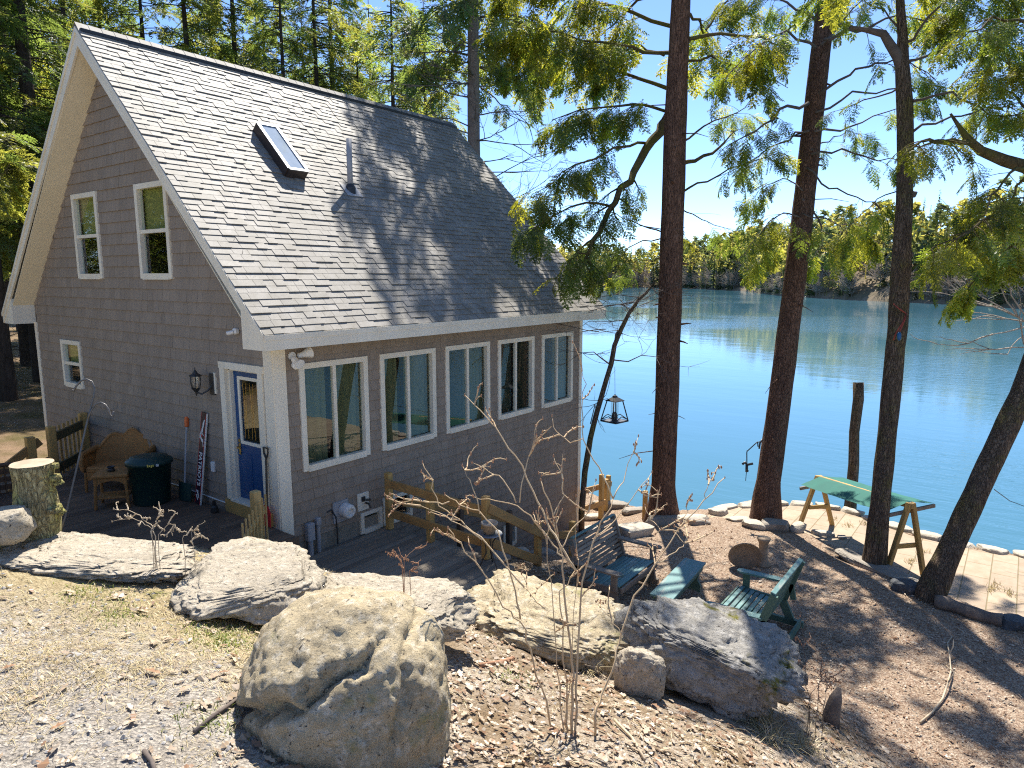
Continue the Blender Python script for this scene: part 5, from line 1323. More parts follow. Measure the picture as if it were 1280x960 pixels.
for pl, rr0, ns, sz, yl, stt in LL: leafy_limb(lm, ins, px_pts(pl, d), rr0, r, int(ns * 1.9), sz, yl, .7, stt, 5, .5)
upper_limbs(lm, ins, lambda z: atd(1040 + (z - 8) * 5, 0 - (z - 8) * 48, d + .5), 8.5, 13.5, 7, (2.0, 3.0), r, 22, .5)
stubs(tm, r, lambda y_: atd(961 + (600 - y_) * .12, y_, d + (600 - y_) * .0006), 60, 600, 20, .23)
tree('hemlock_tree', 'tall reddish hemlock trunk leaning right, second from the cottage', 'tree', b0, tm, M['hembark'], lm, M['deadb'], ins, TPL, HL)

# ---- thin dark trunk
r = random.Random(303); d = 12.85; b0 = atz(1093, 703, -1.68)
tm = MB(); P = [b0 + Vector((0, 0, -.3)), b0 + Vector((0, 0, .1))] + [atd(x_, y_, d) for x_, y_ in ((1099, 640), (1107, 560), (1118, 450), (1124, 380), (1130, 260), (1132, 200), (1131, 130), (1128, 80), (1128, 45), (1125, 0))] + [atd(1128, -160, d), atd(1132, -300, d)]
trunk_mesh(tm, P, [.28, .22, .168, .165, .162, .172, .142, .138, .140, .12, .085, .075, .055, .02], 24, .09, 8.4, 5)
lm = MB(); ins = []
lm.tube([atd(x_, y_, d) for x_, y_ in ((1130, 95), (1122, 70), (1112, 55), (1104, 42), (1085, 38), (1062, 34))], [.11, .10, .085, .075, .05, .03], 10, True, .1, 3)
lm.tube([atd(x_, y_, d) for x_, y_ in ((1136, 242), (1143, 243), (1146, 240))], [.08, .06, .02], 8); lm.tube([atd(x_, y_, d) for x_, y_ in ((1135, 318), (1141, 319))], [.08, .04], 8)
LL = [([(1130, 78), (1175, 62, .3), (1230, 48, .6), (1290, 55, .9)], .03, 24, (.4, .65), .55, .35),
 ([(1135, 125), (1190, 118, -.4), (1240, 140, -.7), (1290, 150, -1)], .03, 14, (.35, .6), .6, .4),
 ([(1136, 165), (1185, 150, .4), (1235, 135, .7), (1290, 125, 1)], .028, 12, (.35, .6), .6, .4),
 ([(1134, 182), (1180, 180, -.3), (1210, 195, -.5), (1225, 205, -.6)], .02, 4, (.3, .5), .5, .5),
 ([(1128, 60), (1160, 20, -.4), (1200, -10, -.8), (1250, -20, -1.1)], .03, 24, (.4, .65), .4, .3),
 ([(1126, 30), (1090, 5, .3), (1060, -10, .5)], .02, 12, (.35, .6), .5, .3),
 ([(1130, 105), (1080, 125, .5), (1040, 140, .8)], .02, 5, (.3, .5), .3, .4),
 ([(1128, 235), (1095, 250, .5), (1070, 275, .8), (1050, 300, 1.0)], .015, 14, (.3, .5), .8, .3)]
for pl, rr0, ns, sz, yl, stt in LL: leafy_limb(lm, ins, px_pts(pl, d), rr0, r, int(ns * 1.8), sz, yl, .7, stt, 6, .4)
upper_limbs(lm, ins, lambda z: atd(1127, -(z - 7.2) * 62, d), 7.4, 12.0, 7, (2.0, 2.8), r, 17, .5, .03)
tree('hardwood_tree', 'narrow dark gnarled trunk forking near the top, behind the long flagstone', 'tree', b0, tm, M['oakbark'], lm, M['deadb'], ins, TPL, HL)

# ---- leaning tree at the right
r = random.Random(404); d = 11.55; b0 = atz(1162, 750, -1.70)
tm = MB(); P = [b0 + Vector((0, 0, -.3)), atd(1163, 742, d)] + [atd(x_, y_, d + k) for x_, y_, k in ((1180, 705, 0), (1200, 660, .05), (1225, 605, .1), (1248, 555, .15), (1276, 495, .2), (1320, 380, .3), (1350, 260, .4), (1345, 120, .6), (1330, -20, .8), (1320, -150, 1))]
trunk_mesh(tm, P, [.27, .23, .195, .185, .182, .18, .178, .165, .15, .12, .09, .04], 26, .10, 12.4, 5)
lm = MB(); ins = []
lm.tube([atd(x_, y_, d + .4) for x_, y_ in ((1350, 265), (1310, 225), (1282, 208), (1255, 200), (1225, 188), (1208, 172), (1200, 160), (1188, 142))], [.13, .12, .11, .10, .08, .06, .04, .02], 10, True, .1, 3)
LL = [([(1210, 178), (1180, 178, -.3), (1155, 176, -.5), (1135, 190, -.7)], .05, 16, (.35, .55), .85, .1),
 ([(1290, 205, .2), (1262, 218, -.3), (1240, 245, -.7), (1222, 285, -1.0)], .03, 26, (.35, .6), .7, .2),
 ([(1290, 215), (1268, 240, .3), (1255, 265, .5), (1235, 285, .7)], .025, 22, (.35, .55), .5, .2),
 ([(1330, 300), (1290, 275, -.4), (1245, 270, -.8), (1195, 300, -1.3), (1160, 315, -1.6)], .035, 40, (.38, .62), .65, .2),
 ([(1330, 320), (1285, 305, .5), (1240, 320, .8), (1205, 365, 1.1)], .03, 40, (.38, .6), .75, .2),
 ([(1335, 180), (1290, 140, .4), (1255, 110, .7), (1225, 90, 1)], .03, 22, (.35, .6), .8, .2),
 ([(1330, 60), (1290, 30, -.4), (1240, 25, -.9), (1200, 50, -1.3)], .035, 30, (.38, .6), .4, .2),
 ([(1325, 10), (1280, -10, .5), (1230, -5, .9), (1180, 15, 1.3)], .035, 26, (.38, .6), .4, .2),
 ([(1340, 130), (1295, 115, -.3), (1265, 95, -.5), (1245, 70, -.7)], .025, 24, (.35, .55), .7, .2),
 ([(1345, 240), (1300, 245, .2), (1255, 248, .4), (1215, 255, .5)], .025, 12, (.3, .5), .6, .3),
 ([(1335, 290), (1285, 288, 0), (1250, 280, 0), (1232, 274, 0)], .02, 4, (.3, .5), .6, .5)]
for pl, rr0, ns, sz, yl, stt in LL: leafy_limb(lm, ins, px_pts(pl, d), rr0, r, int(ns * 1.5), sz, yl, .6, stt, 5, .45)
upper_limbs(lm, ins, lambda z: atd(1325, 20 - (z - 6) * 72, d + .8), 6.0, 9.5, 7, (1.8, 2.8), r, 17, .5, .03)
tree('hardwood_tree', 'rough dark trunk leaning out of the picture at the right edge', 'tree', b0, tm, M['oakbark'], lm, M['mossbark'], ins, TPL, HL)

# ---- bare pale twigs at the right edge (small leafless tree beyond the patio)
r = random.Random(505)
def bare_branch(mb, p, d, ln, rr0, depth, r, spread=.6, up=.05):
    n = 5; P = [p]; dd = d.normalized()
    for i in range(n):
        dd = (dd + Vector((r.gauss(0, .14), r.gauss(0, .14), r.gauss(up, .12)))).normalized(); P.append(P[-1] + dd * ln / n)
    mb.tube(P, [rr0 * (1 - .13 * i) for i in range(n + 1)], 6 if rr0 > .02 else 4, False)
    if depth:
        for k in range(r.choice((2, 3, 3))):
            i = r.randint(2, n); nd = (dd + Vector((r.gauss(0, spread), r.gauss(0, spread), r.gauss(0, spread * .7)))).normalized()
            bare_branch(mb, P[i], nd, ln * r.uniform(.5, .75), rr0 * .6, depth - 1, r, spread, up)
M['palebark'] = bark('pale_bark', (.50, .43, .36), (.33, .28, .23), 1.5)
d = 14.5; b0 = Vector((11.0, -10.0, -1.9))
tm = MB(); trunk_mesh(tm, [b0 + Vector((0, 0, -.3)), b0 + Vector((.1, .05, 1.5)), b0 + Vector((.25, .2, 4.2)), b0 + Vector((.3, .3, 6.5))], [.10, .085, .06, .02], 14, .05, 1)
lm = MB()
for (x0_, y0_, x1_, y1_) in ((1330, 450, 1245, 345), (1330, 430, 1250, 395), (1330, 400, 1228, 410), (1330, 440, 1262, 350), (1330, 460, 1262, 425), (1330, 380, 1270, 330)):
    p, q = atd(x0_, y0_, d), atd(x1_, y1_, d - r.uniform(0, 1)); bare_branch(lm, p, q - p, (q - p).length * .95, .028, 2, r, .45, .02)
tree('bare_tree', 'leafless tree with pale twigs reaching in from the right edge', 'tree', b0, tm, M['palebark'], lm, M['palebark'], [], TPL, HL)

# ---- slim sapling that carries the lantern
r = random.Random(606); d = 15.2; b0 = atz(727, 656, -2.32)
tm = MB(); P = [b0 + Vector((0, 0, -.2))] + [atd(x_, y_, d) for x_, y_ in ((727, 640), (731, 590), (738, 548), (746, 515), (757, 478), (764, 455), (768, 432), (776, 412), (786, 392), (799, 374), (808, 366), (818, 352))]
trunk_mesh(tm, P, [.075, .07, .065, .062, .058, .055, .055, .05, .05, .042, .036, .03, .012], 12, .08, 3, 3)
lm = MB()
for pl, rr0 in (([(769, 430), (770, 418), (772, 413), (778, 417)], .03), ([(763, 456), (752, 448), (742, 440), (728, 441)], .018), ([(768, 450), (785, 452), (802, 444), (820, 446)], .018), ([(738, 530), (744, 505), (752, 500), (760, 498)], .012),
                ([(790, 388), (775, 380), (750, 385), (735, 390)], .012), ([(800, 372), (770, 368), (745, 372)], .010), ([(782, 400), (765, 402), (735, 402)], .010), ([(808, 366), (815, 360), (826, 372)], .014)):
    p3 = px_pts(pl, d); lm.tube(p3, [rr0 * (1 - .2 * i) for i in range(len(p3))], 6, False, .1, 1)
    for k in range(5):
        i = r.randint(1, len(p3) - 1); bare_branch(lm, p3[i], Vector((r.gauss(0, 1), r.gauss(0, 1), r.gauss(-.1, .5))), r.uniform(.4, .9), .007, 1, r)
for k in range(8):
    bare_branch(lm, atd(r.uniform(745, 800), r.uniform(370, 420), d), Vector((r.gauss(0, 1), r.gauss(0, 1), r.gauss(0, .3))), r.uniform(.7, 1.4), .010, 2, r)
tree('sapling', 'slim crooked leafless sapling leaning right beside the cottage corner', 'tree', b0, tm, M['oakbark'], lm, M['deadb'], [], TPL, HL)

# ---- pine behind the ridge end
r = random.Random(707); b0 = Vector((11.6, 5.9, hz(11.6, 5.9)))
tm = MB(); trunk_mesh(tm, [b0 + Vector((0, 0, -.3)), b0 + Vector((0, 0, 3)), b0 + Vector((-.02, 0, 10)), b0 + Vector((0, 0, 16)), b0 + Vector((.1, 0, 21.5))], [.30, .25, .195, .15, .03], 22, .03, 4)
lm = MB(); ins = []
for k in range(34):
    z = r.uniform(6.5, 13.5); a = r.uniform(0, 6.28); p = b0 + Vector((0, 0, z)); dd = Vector((math.cos(a), math.sin(a), r.uniform(-.15, .15)))
    bare_branch(lm, p, dd, r.uniform(.8, 2.6), .024, 2, r, .5, .03)
for k in range(26):
    z = 12 + 9 * k / 26 + r.uniform(-.2, .2); a = k * 2.4; ln = 2.6 * (1 - .6 * k / 26); p = b0 + Vector((.25, -.1, z)); dd = Vector((math.cos(a), math.sin(a), 0))
    leafy_limb(lm, ins, [p, p + dd * ln * .5 + Vector((0, 0, .15)), p + dd * ln + Vector((0, 0, -.1))], .04, r, 25, (.7, 1.1), .45, 1.0, .15)
for (x_, y_, x2, y2) in ((600, 60, 560, 65), (600, 75, 555, 85), (602, 85, 640, 100), (602, 110, 650, 150), (598, 100, 560, 110)):
    p, q = atd(x_, y_, 22.0), atd(x2, y2, 21.5); leafy_limb(lm, ins, [p, p.lerp(q, .5), q], .03, r, 9, (.4, .7), .7, .7, .3)
tree('pine_tree', 'bare grey pine trunk rising behind the right end of the roof ridge', 'tree', b0, tm, M['pinebark'], lm, M['deadb'], ins, TPL_LO, [M['spr'], M['spry']])
# leafless small tree right of that pine
b0 = Vector((12.6, 6.2, hz(12.6, 6.2))); tm = MB(); lm = MB(); trunk_mesh(tm, [b0 + Vector((0, 0, -.3)), b0 + Vector((.1, 0, 4)), b0 + Vector((.3, -.1, 8.5))], [.10, .07, .02], 10, .04, 4)
for k in range(26):
    z = r.uniform(3.2, 8.3); a = r.uniform(0, 6.28); bare_branch(lm, b0 + Vector((.2 * z / 8, 0, z)), Vector((math.cos(a), math.sin(a), r.uniform(.1, .8))), r.uniform(1.2, 2.4), .02, 3, r, .45, .04)
tree('bare_tree', 'leafless grey tree with fine twigs between the roof and the lake', 'tree', b0, tm, M['deadb'], lm, M['deadb'], [], TPL, HL)

# ---- conifers of the wood behind and left of the cottage
def conifer(seed, hgt, z0, Lm, yel, tr=.2, dens=1.0, tpl=TPL_LO):
    r = random.Random(seed); tm, lm, ins = MB(), MB(), []
    trunk_mesh(tm, [(0, 0, -.4), (0, 0, 2), (r.uniform(-.1, .1), 0, hgt * .5), (0, 0, hgt)], [tr * 1.25, tr, tr * .7, .02], 14, .04, seed, 5)
    z = z0 * .25
    while z < z0:   # dead lower twigs
        a = r.uniform(0, 6.28); bare_branch(lm, Vector((0, 0, z)), Vector((math.cos(a), math.sin(a), r.uniform(-.25, .1))), r.uniform(.8, 2.0), .014, 1, r, .4, -.02); z += r.uniform(.15, .45)
    z = z0
    while z < hgt - .3:
        f = (z - z0) / (hgt - z0); nb = 5 if f < .8 else 4
        for k in range(nb):
            a = r.uniform(0, 6.28); ln = Lm * (1 - f) ** .75 * r.uniform(.6, 1.1) + .25; dd = Vector((math.cos(a), math.sin(a), 0)); p = Vector((0, 0, z + r.uniform(-.2, .2)))
            e = p + dd * ln + Vector((0, 0, -ln * r.uniform(.12, .4)))
            lm.tube([p, p.lerp(e, .5) + Vector((0, 0, .08 * ln)), e], [.022, .016, .006], 4, False)
            for i in range(max(2, int(ln * 2.1 * dens))):
                t = r.uniform(.2, 1); q = p.lerp(e, t) + Vector((r.gauss(0, .1), r.gauss(0, .1), .08 * ln * (1 - abs(2 * t - 1))))
                d2 = (dd * r.uniform(.4, 1) + Vector((-dd.y, dd.x, 0)) * r.gauss(0, .7) + Vector((0, 0, r.uniform(-.7, .05)))).normalized()
                ins.append((q, d2, r.gauss(0, .5), r.uniform(.6, 1.05), 1 if r.random() < yel else 0, r.gauss(0, .14)))
        z += r.uniform(.34, .5)
    return tm, lm, ins
protos = []
WG = 'conifers of the wood behind the cottage'
def mk_conifer(label, seed, hgt, z0, Lm, yel, tr, at, **kw):
    tm, lm, ins = conifer(seed, hgt, z0, Lm, yel, tr, **kw)
    o = tree('conifer_tree', label, 'tree', (0, 0, 0), tm, M['forestbark'], lm, M['forestbark'], ins, TPL_LO, [M['spr'], M['spry']], WG)
    o.location = (*at, hz(*at)); return o
def ray_xy(px, d): 
    q = ray(px, 330); return (CAM.x + q.x * d, CAM.y + q.y * d)
LA = 'dense green conifer with a straight dark trunk in the wood behind the cottage'
LB = 'sunlit yellow green conifer in the wood behind the cottage'
LC = 'tall dark trunked spruce with bare lower twigs in the wood left of the cottage'
protos = [mk_conifer(LA, 1, 21, 6.0, 3.0, .30, .20, ray_xy(310, 30)), mk_conifer(LB, 2, 20, 5.0, 3.2, .62, .17, ray_xy(250, 27)),
          mk_conifer(LC, 3, 23, 4.6, 2.8, .25, .25, ray_xy(58, 22)), mk_conifer(LA, 4, 17, 3.0, 2.6, .42, .16, ray_xy(497, 27.5)), mk_conifer(LC, 5, 20, 5.0, 2.6, .20, .20, ray_xy(-8, 20))]
place = [(1, 345, 34, 1.0), (1, 405, 29, .95), (0, 425, 33, 1.05), (3, 455, 31, 1.0), (0, 535, 33, .95), (1, 555, 30, .8), (3, 390, 38, 1.1), (1, 200, 31, 1.05), (0, 150, 33, 1.0), (1, 110, 29, 1.0), (0, 365, 27, .8), (3, 280, 36, 1.1), (1, 520, 40, 1.0), (0, 470, 42, 1.1),
         (2, 22, 29, 1.0), (1, 40, 36, 1.0), (4, 75, 37, 1.0), (1, 95, 40, 1.0), (2, 130, 43, 1.0), (4, -30, 27, 1.0), (1, -20, 44, 1.0), (0, 180, 46, 1.0), (1, 320, 48, 1.1), (4, 34, 24, .9), (2, 5, 52, 1.0), (1, 70, 56, 1.0), (1, 30, 64, .9), (4, 16, 45, .9)]
rr = random.Random(9)
for k, px_, dd, sc_ in place:
    x_, y_ = ray_xy(px_, dd); o = dup(protos[k]); o.location = (x_, y_, hz(x_, y_) - .05); o.rotation_euler = (0, 0, rr.uniform(0, 6.28)); o.scale = (sc_, sc_, sc_ * rr.uniform(.94, 1.06))
    o['label'] = (LC if k in (2, 4) else LB if k == 1 else LA) if px_ > 60 else (LC if k in (2, 4) else 'green conifer in the deep wood at the left edge')
# low branch of bright needles at the far left
r = random.Random(31); tm, lm, ins = MB(), MB(), []
b0 = Vector((*ray_xy(-45, 16.5), 0)); b0.z = hz(b0.x, b0.y); trunk_mesh(tm, [b0 + Vector((0, 0, -.3)), b0 + Vector((0, 0, 4)), b0 + Vector((0, 0, 9))], [.12, .09, .02], 10, .04, 2)
for (x1_, y1_) in ((22, 150), (14, 172), (25, 190), (10, 212), (-5, 240)):
    p, q = b0 + Vector((0, 0, 5 - (y1_ - 150) * .014)), atd(x1_, y1_, 16.3); leafy_limb(lm, ins, [p, p.lerp(q, .5) + Vector((0, 0, .12)), q], .025, r, 20, (.4, .7), .8, .7, .3)
for k in range(14): upper = leafy_limb(lm, ins, [b0 + Vector((0, 0, 5.6 + k * .23)), b0 + Vector((math.cos(k * 2.4) * .7, math.sin(k * 2.4) * .7, 5.6 + k * .23)), b0 + Vector((math.cos(k * 2.4) * 1.4 * (1 - k / 18), math.sin(k * 2.4) * 1.4 * (1 - k / 18), 5.4 + k * .23))], .02, r, 14, (.4, .7), .6, .6)
tree('young_conifer', 'young conifer with bright sunlit sprays at the left edge', 'tree', b0, tm, M['forestbark'], lm, M['forestbark'], ins, TPL_LO, [M['spr'], M['spry']])
# ------------------------------------------------------------------ far shore
FS = [(-60, 560), (40, 520), (150, 470), (260, 420), (346.67, 354.58), (361.3, 265.1), (360.7, 206.9), (365.5, 149.9), (299.6, 92.0), (231, 56.2), (196, 26.2), (180, 3.8), (164, -8), (152, -21.3), (135, -60), (125, -110), (120, -200), (110, -330)]
FS = np.array(FS, float)
seg = np.concatenate([[0], np.cumsum(np.hypot(*np.diff(FS, axis=0).T))])
def fs_at(s_): return np.stack([np.interp(s_, seg, FS[:, 0]), np.interp(s_, seg, FS[:, 1])], -1)
def fs_out(s_):   # outward direction = away from the camera
    p = fs_at(s_) - np.array([CAM.x, CAM.y]); return p / np.linalg.norm(p, axis=-1, keepdims=True)
def hill(s_, t):
    """terrain height t metres behind the shore"""
    p = fs_at(s_); near_ = np.clip((320 - np.hypot(p[..., 0], p[..., 1])) / 110, 0, 1)
    hh = (11 + 13 * near_) * (1 - np.exp(-t / 75.)) + .6 * (1 - np.exp(-t / 3))
    return WATER + hh
SS = np.linspace(0, seg[-1], 150); TT = np.array([-12, -2, 0, 2, 6, 14, 28, 50, 80, 120, 180, 300])
S2, T2 = np.meshgrid(SS, TT); P2 = fs_at(S2.ravel()) + fs_out(S2.ravel()) * T2.ravel()[:, None]
Z2 = np.where(T2.ravel() < 0, WATER - 1.5, hill(S2.ravel(), np.maximum(T2.ravel(), 0)) + np.where(T2.ravel() == 0, -.3, 0))
nc = len(SS); ii = (np.arange(len(TT) - 1)[:, None] * nc + np.arange(nc - 1)[None]).ravel()
fh = np_mesh('far_hills', np.column_stack([P2, Z2]), np.stack([ii, ii + 1, ii + 1 + nc, ii + nc], 1), simple('far_bank', (.20, .15, .10), (.11, .09, .05), .2, 1, 0), smooth=True)
tag(fh, kind='structure')
def far_tpl(kind, seed):
    r = random.Random(seed); V = []
    def q(p, d, n_, l, w):
        p = np.array(p); d = np.array(d) / np.linalg.norm(d); n_ = np.cross(d, n_); n_ = n_ / max(np.linalg.norm(n_), 1e-6)
        V.extend([p - n_ * w * .5, p + n_ * w * .5, p + d * l + n_ * w * .18, p + d * l - n_ * w * .18])
    if kind == 'con':
        for k in range(70):
            f = (k / 70) ** .9; z = .06 + .93 * f; L_ = .20 * (1 - f) ** .8 * r.uniform(.6, 1.15) + .012
            for j in range(2):
                a = r.uniform(0, 6.28); q((0, 0, z), (math.cos(a), math.sin(a), r.uniform(-.55, -.05)), (0, 0, 1), L_, .055 * (1 - f * .6))
    elif kind == 'pine':
        for k in range(90):
            f = r.random(); z = .30 + .68 * f; L_ = .25 * math.sin(math.pi * (.12 + .85 * f)) * r.uniform(.4, 1.1); a = r.uniform(0, 6.28)
            c = (math.cos(a) * L_, math.sin(a) * L_, z)
            for j in range(2): q(c, (r.gauss(0, 1), r.gauss(0, 1), r.gauss(.2, .6)), (r.gauss(0, 1), r.gauss(0, 1), r.gauss(0, 1)), .075, .05)
        q((0, 0, 0), (0, 0, 1), (1, 0, 0), .8, .018); q((0, 0, 0), (0, 0, 1), (0, 1, 0), .8, .018)
    elif kind == 'dec':
        for k in range(150):
            a = r.uniform(0, 6.28); e = r.uniform(-.6, 1.4); R_ = r.random() ** .45; c = (math.cos(a) * .27 * R_ * math.cos(e), math.sin(a) * .27 * R_ * math.cos(e), .62 + .36 * R_ * math.sin(e))
            q(c, (r.gauss(0, 1), r.gauss(0, 1), r.gauss(.3, .8)), (r.gauss(0, 1), r.gauss(0, 1), r.gauss(0, 1)), .045, .035)
        q((0, 0, 0), (0, 0, 1), (1, 0, 0), .75, .02); q((0, 0, 0), (0, 0, 1), (0, 1, 0), .75, .02)
    else:
        for k in range(150):
            a = r.uniform(0, 6.28); e = r.uniform(.1, 1.35); b0_ = r.uniform(.15, .55)
            q((math.cos(a) * .10 * r.random(), math.sin(a) * .10 * r.random(), b0_), (math.cos(a) * math.cos(e), math.sin(a) * math.cos(e), math.sin(e)), (-math.sin(a), math.cos(a), 0), r.uniform(.2, .42), .009)
        q((0, 0, 0), (0, 0, 1), (1, 0, 0), .8, .022); q((0, 0, 0), (0, 0, 1), (0, 1, 0), .8, .022)
    return np.array(V)
FT = {k: [far_tpl(k, s_) for s_ in range(3)] for k in ('con', 'pine', 'dec', 'bare')}
FM = [M['farcon'], M['faryel'], M['fargrey']]
r = random.Random(77); VV, MI, TI = [], [], []
def far_tree(kind, x_, y_, z_, hh, mi, tint, wsc=1.0, cont=None):
    T_ = FT[kind][r.randint(0, 2)]; a = r.uniform(0, 6.28); c, s_ = math.cos(a), math.sin(a)
    A = np.stack([(T_[:, 0] * c - T_[:, 1] * s_) * hh * wsc, (T_[:, 0] * s_ + T_[:, 1] * c) * hh * wsc, T_[:, 2] * hh], 1) + np.array([x_, y_, z_])
    VV.append(A); n = len(T_) // 4; MI.append(np.full(n, mi)); TI.append(np.full(n, tint))
for s_ in np.arange(60, seg[-1] - 1, 1.0):
    p = fs_at(s_); dist = math.hypot(p[0], p[1]); ang = 0
    v = Vector((p[0], p[1], 0)) - CAM; fwd_ = v.x * FW[0] + v.y * FW[1]; sd = v.x * RT[0] + v.y * RT[1]; pxx = 640 + FPX * sd / max(fwd_, 1)
    if pxx > 1500 or pxx < 250: 
        if r.random() > .3: continue
    for row in range(4):
        if row < 2 and any(abs(pxx - q_) < w_ for q_, w_ in ((933, 16), (1077, 16))): continue
        if r.random() > (.62 if dist > 230 else .70): continue
        t = (1.5, 9, 26, 55)[row] * r.uniform(.6, 1.5); o_ = fs_out(s_); x_, y_ = p + o_ * t; z_ = float(hill(np.array(s_), np.array(t))) - .3
        k = r.random()
        if row == 0: kind, hh, mi = (('con', r.uniform(5, 11), 0) if k < .45 else ('bare', r.uniform(5, 10), 2) if k < .75 else ('dec', r.uniform(3, 6), 1))
        else: kind, hh, mi = (('con', r.uniform(11, 18), 0) if k < .28 else ('pine', r.uniform(12, 18), 1 if r.random() < .55 else 0) if k < .58 else ('bare', r.uniform(9, 14), 2) if k < .78 else ('dec', r.uniform(9, 13), 1))
        far_tree(kind, x_, y_, z_, hh * (1.4 if dist > 280 else 1.1), mi, r.gauss(0, .15))
V = np.concatenate(VV); o = np_mesh('far_wood', V, np.arange(len(V)).reshape(-1, 4), FM, np.concatenate(MI), np.concatenate(TI) + NR.normal(0, .1, len(V) // 4))
tag(o, kind='stuff')
# some trees that stand out against the sky or the water on the far shore
SG = 'single trees standing out on the far shore'
def single(px_, dd, hh, kind, mi, label, z_=None):
    global VV, MI, TI
    VV, MI, TI = [], [], []
    q = ray_xy(px_, dd); sgm = np.argmin(np.hypot(fs_at(SS)[:, 0] - q[0], fs_at(SS)[:, 1] - q[1])); t = max(1.0, math.hypot(q[0] - fs_at(SS)[sgm][0], q[1] - fs_at(SS)[sgm][1]))
    far_tree(kind, 0, 0, -.3, hh, mi, 0.0); o = empty('far_tree', label, 'tree', (q[0], q[1], float(hill(SS[sgm], np.array(t)))), 0, SG)
    np_mesh('crown', VV[0], np.arange(len(VV[0])).reshape(-1, 4), FM, MI[0], TI[0] + NR.normal(0, .1, len(MI[0])), o)
    b = MB(); b.tube([(0, 0, -.5), (0, 0, hh * .5), (0, 0, hh * .97)], [.22, .15, .03], 6); b.build('trunk', M['forestbark'], o)
single(922, 345, 26, 'pine', 0, 'lone tall pine poking above the far treeline'); single(908, 325, 15, 'con', 0, 'dark spire at the far waterline left of the pale roof'); single(893, 330, 18, 'con', 0, 'narrow dark spruce on the far shore left of the tall pine')
single(950, 300, 14, 'con', 0, 'broad blue green spruce right of the pale roof'); single(962, 292, 13, 'con', 0, 'second blue green spruce right of the pale roof'); single(1112, 195, 9, 'con', 0, 'small blue green spruce left of the narrow dark trunk on the far shore')
# cabin with pale roof, and a dark red boathouse on the far shore
cb = empty('far_cabin', 'pale roofed cabin at the far waterline', 'cabin', (*ray_xy(932, 322), WATER + 1.2), rad(20))
b = MB(); b.box((0, 0, 1.2), (6, 4, 2.4)); b.build('wall', M['conc'], cb)
b = MB(); b.prism([(-3.4, -2.6, 2.3), (-3.4, 0, 3.7), (-3.4, 2.6, 2.3)], (6.8, 0, 0)); b.build('roof', M['whitep'], cb)
M['barnred'] = simple('barn_red', (.14, .03, .03), None, 2, .8, 0)
bh = empty('boathouse', 'small dark red boathouse on the far shore behind the trunks', 'boathouse', (*ray_xy(1076, 199), WATER + .5), rad(-30))
b = MB(); b.box((0, 0, 1.0), (3.4, 2.6, 2.0)); b.build('wall', M['barnred'], bh)
b = MB(); b.prism([(-1.9, -1.7, 1.9), (-1.9, 0, 2.8), (-1.9, 1.7, 1.9)], (3.8, 0, 0)); b.build('roof', M['bronze'], bh)
for i, (px_, w_, h_) in enumerate(((1083, 3.0, 1.0), (1090, 1.8, .9), (1025, 2.2, .8), (940, 2.5, .8), (870, 3.0, .9))):
    dd = {1083: 194, 1090: 191, 1025: 214, 940: 312, 870: 372}[px_]; x_, y_ = ray_xy(px_, dd)
    rock('shore_rock', ['pale rock at the far waterline beside the boathouse', 'smaller pale rock right of the boathouse', 'pale rock at the far waterline between the trunks', 'pale rock in front of the far cabin', 'pale rock on the far shore right of the straight trunk'][i], (x_, y_, WATER + .2), (w_, w_ * .8, h_), 0, M['flag'], 130 + i, 3, .6, cat='rock')
# unseen tree crowns beside the view, added so the window panes mirror greenery
def crown_arrays(o):
    me = [c for c in kids(o) if c.name.startswith('crown')][0].data
    V = np.empty(len(me.vertices) * 3, np.float32); me.vertices.foreach_get('co', V); m = np.empty(len(me.polygons), np.int32); me.polygons.foreach_get('material_index', m)
    return V.reshape(-1, 3), m
CA = [crown_arrays(o) for o in protos]; VV, MI = [], []
spots = [(r.uniform(-26, -12), r.uniform(6, 34)) for k in range(9)] + [(r.uniform(-17, -4.5), r.uniform(17, 40)) for k in range(11)] + [(r.uniform(-6, 9), r.uniform(-40, -27)) for k in range(9)]
tk = MB()
for k, (x_, y_) in enumerate(spots):
    V, m = CA[k % 5]; z_ = hz(x_, y_); a = r.uniform(0, 6.28); c, s_ = math.cos(a), math.sin(a); q = 1.15
    VV.append(np.stack([(V[:, 0] * c - V[:, 1] * s_) * q + x_, (V[:, 0] * s_ + V[:, 1] * c) * q + y_, V[:, 2] * .92 - 2.2 + z_], 1)); MI.append(m)
V = np.concatenate(VV); o = np_mesh('unseen_side_woods', V, np.arange(len(V)).reshape(-1, 4), [M['spr'], M['spry']], np.concatenate(MI)); tag(o, kind='stuff')

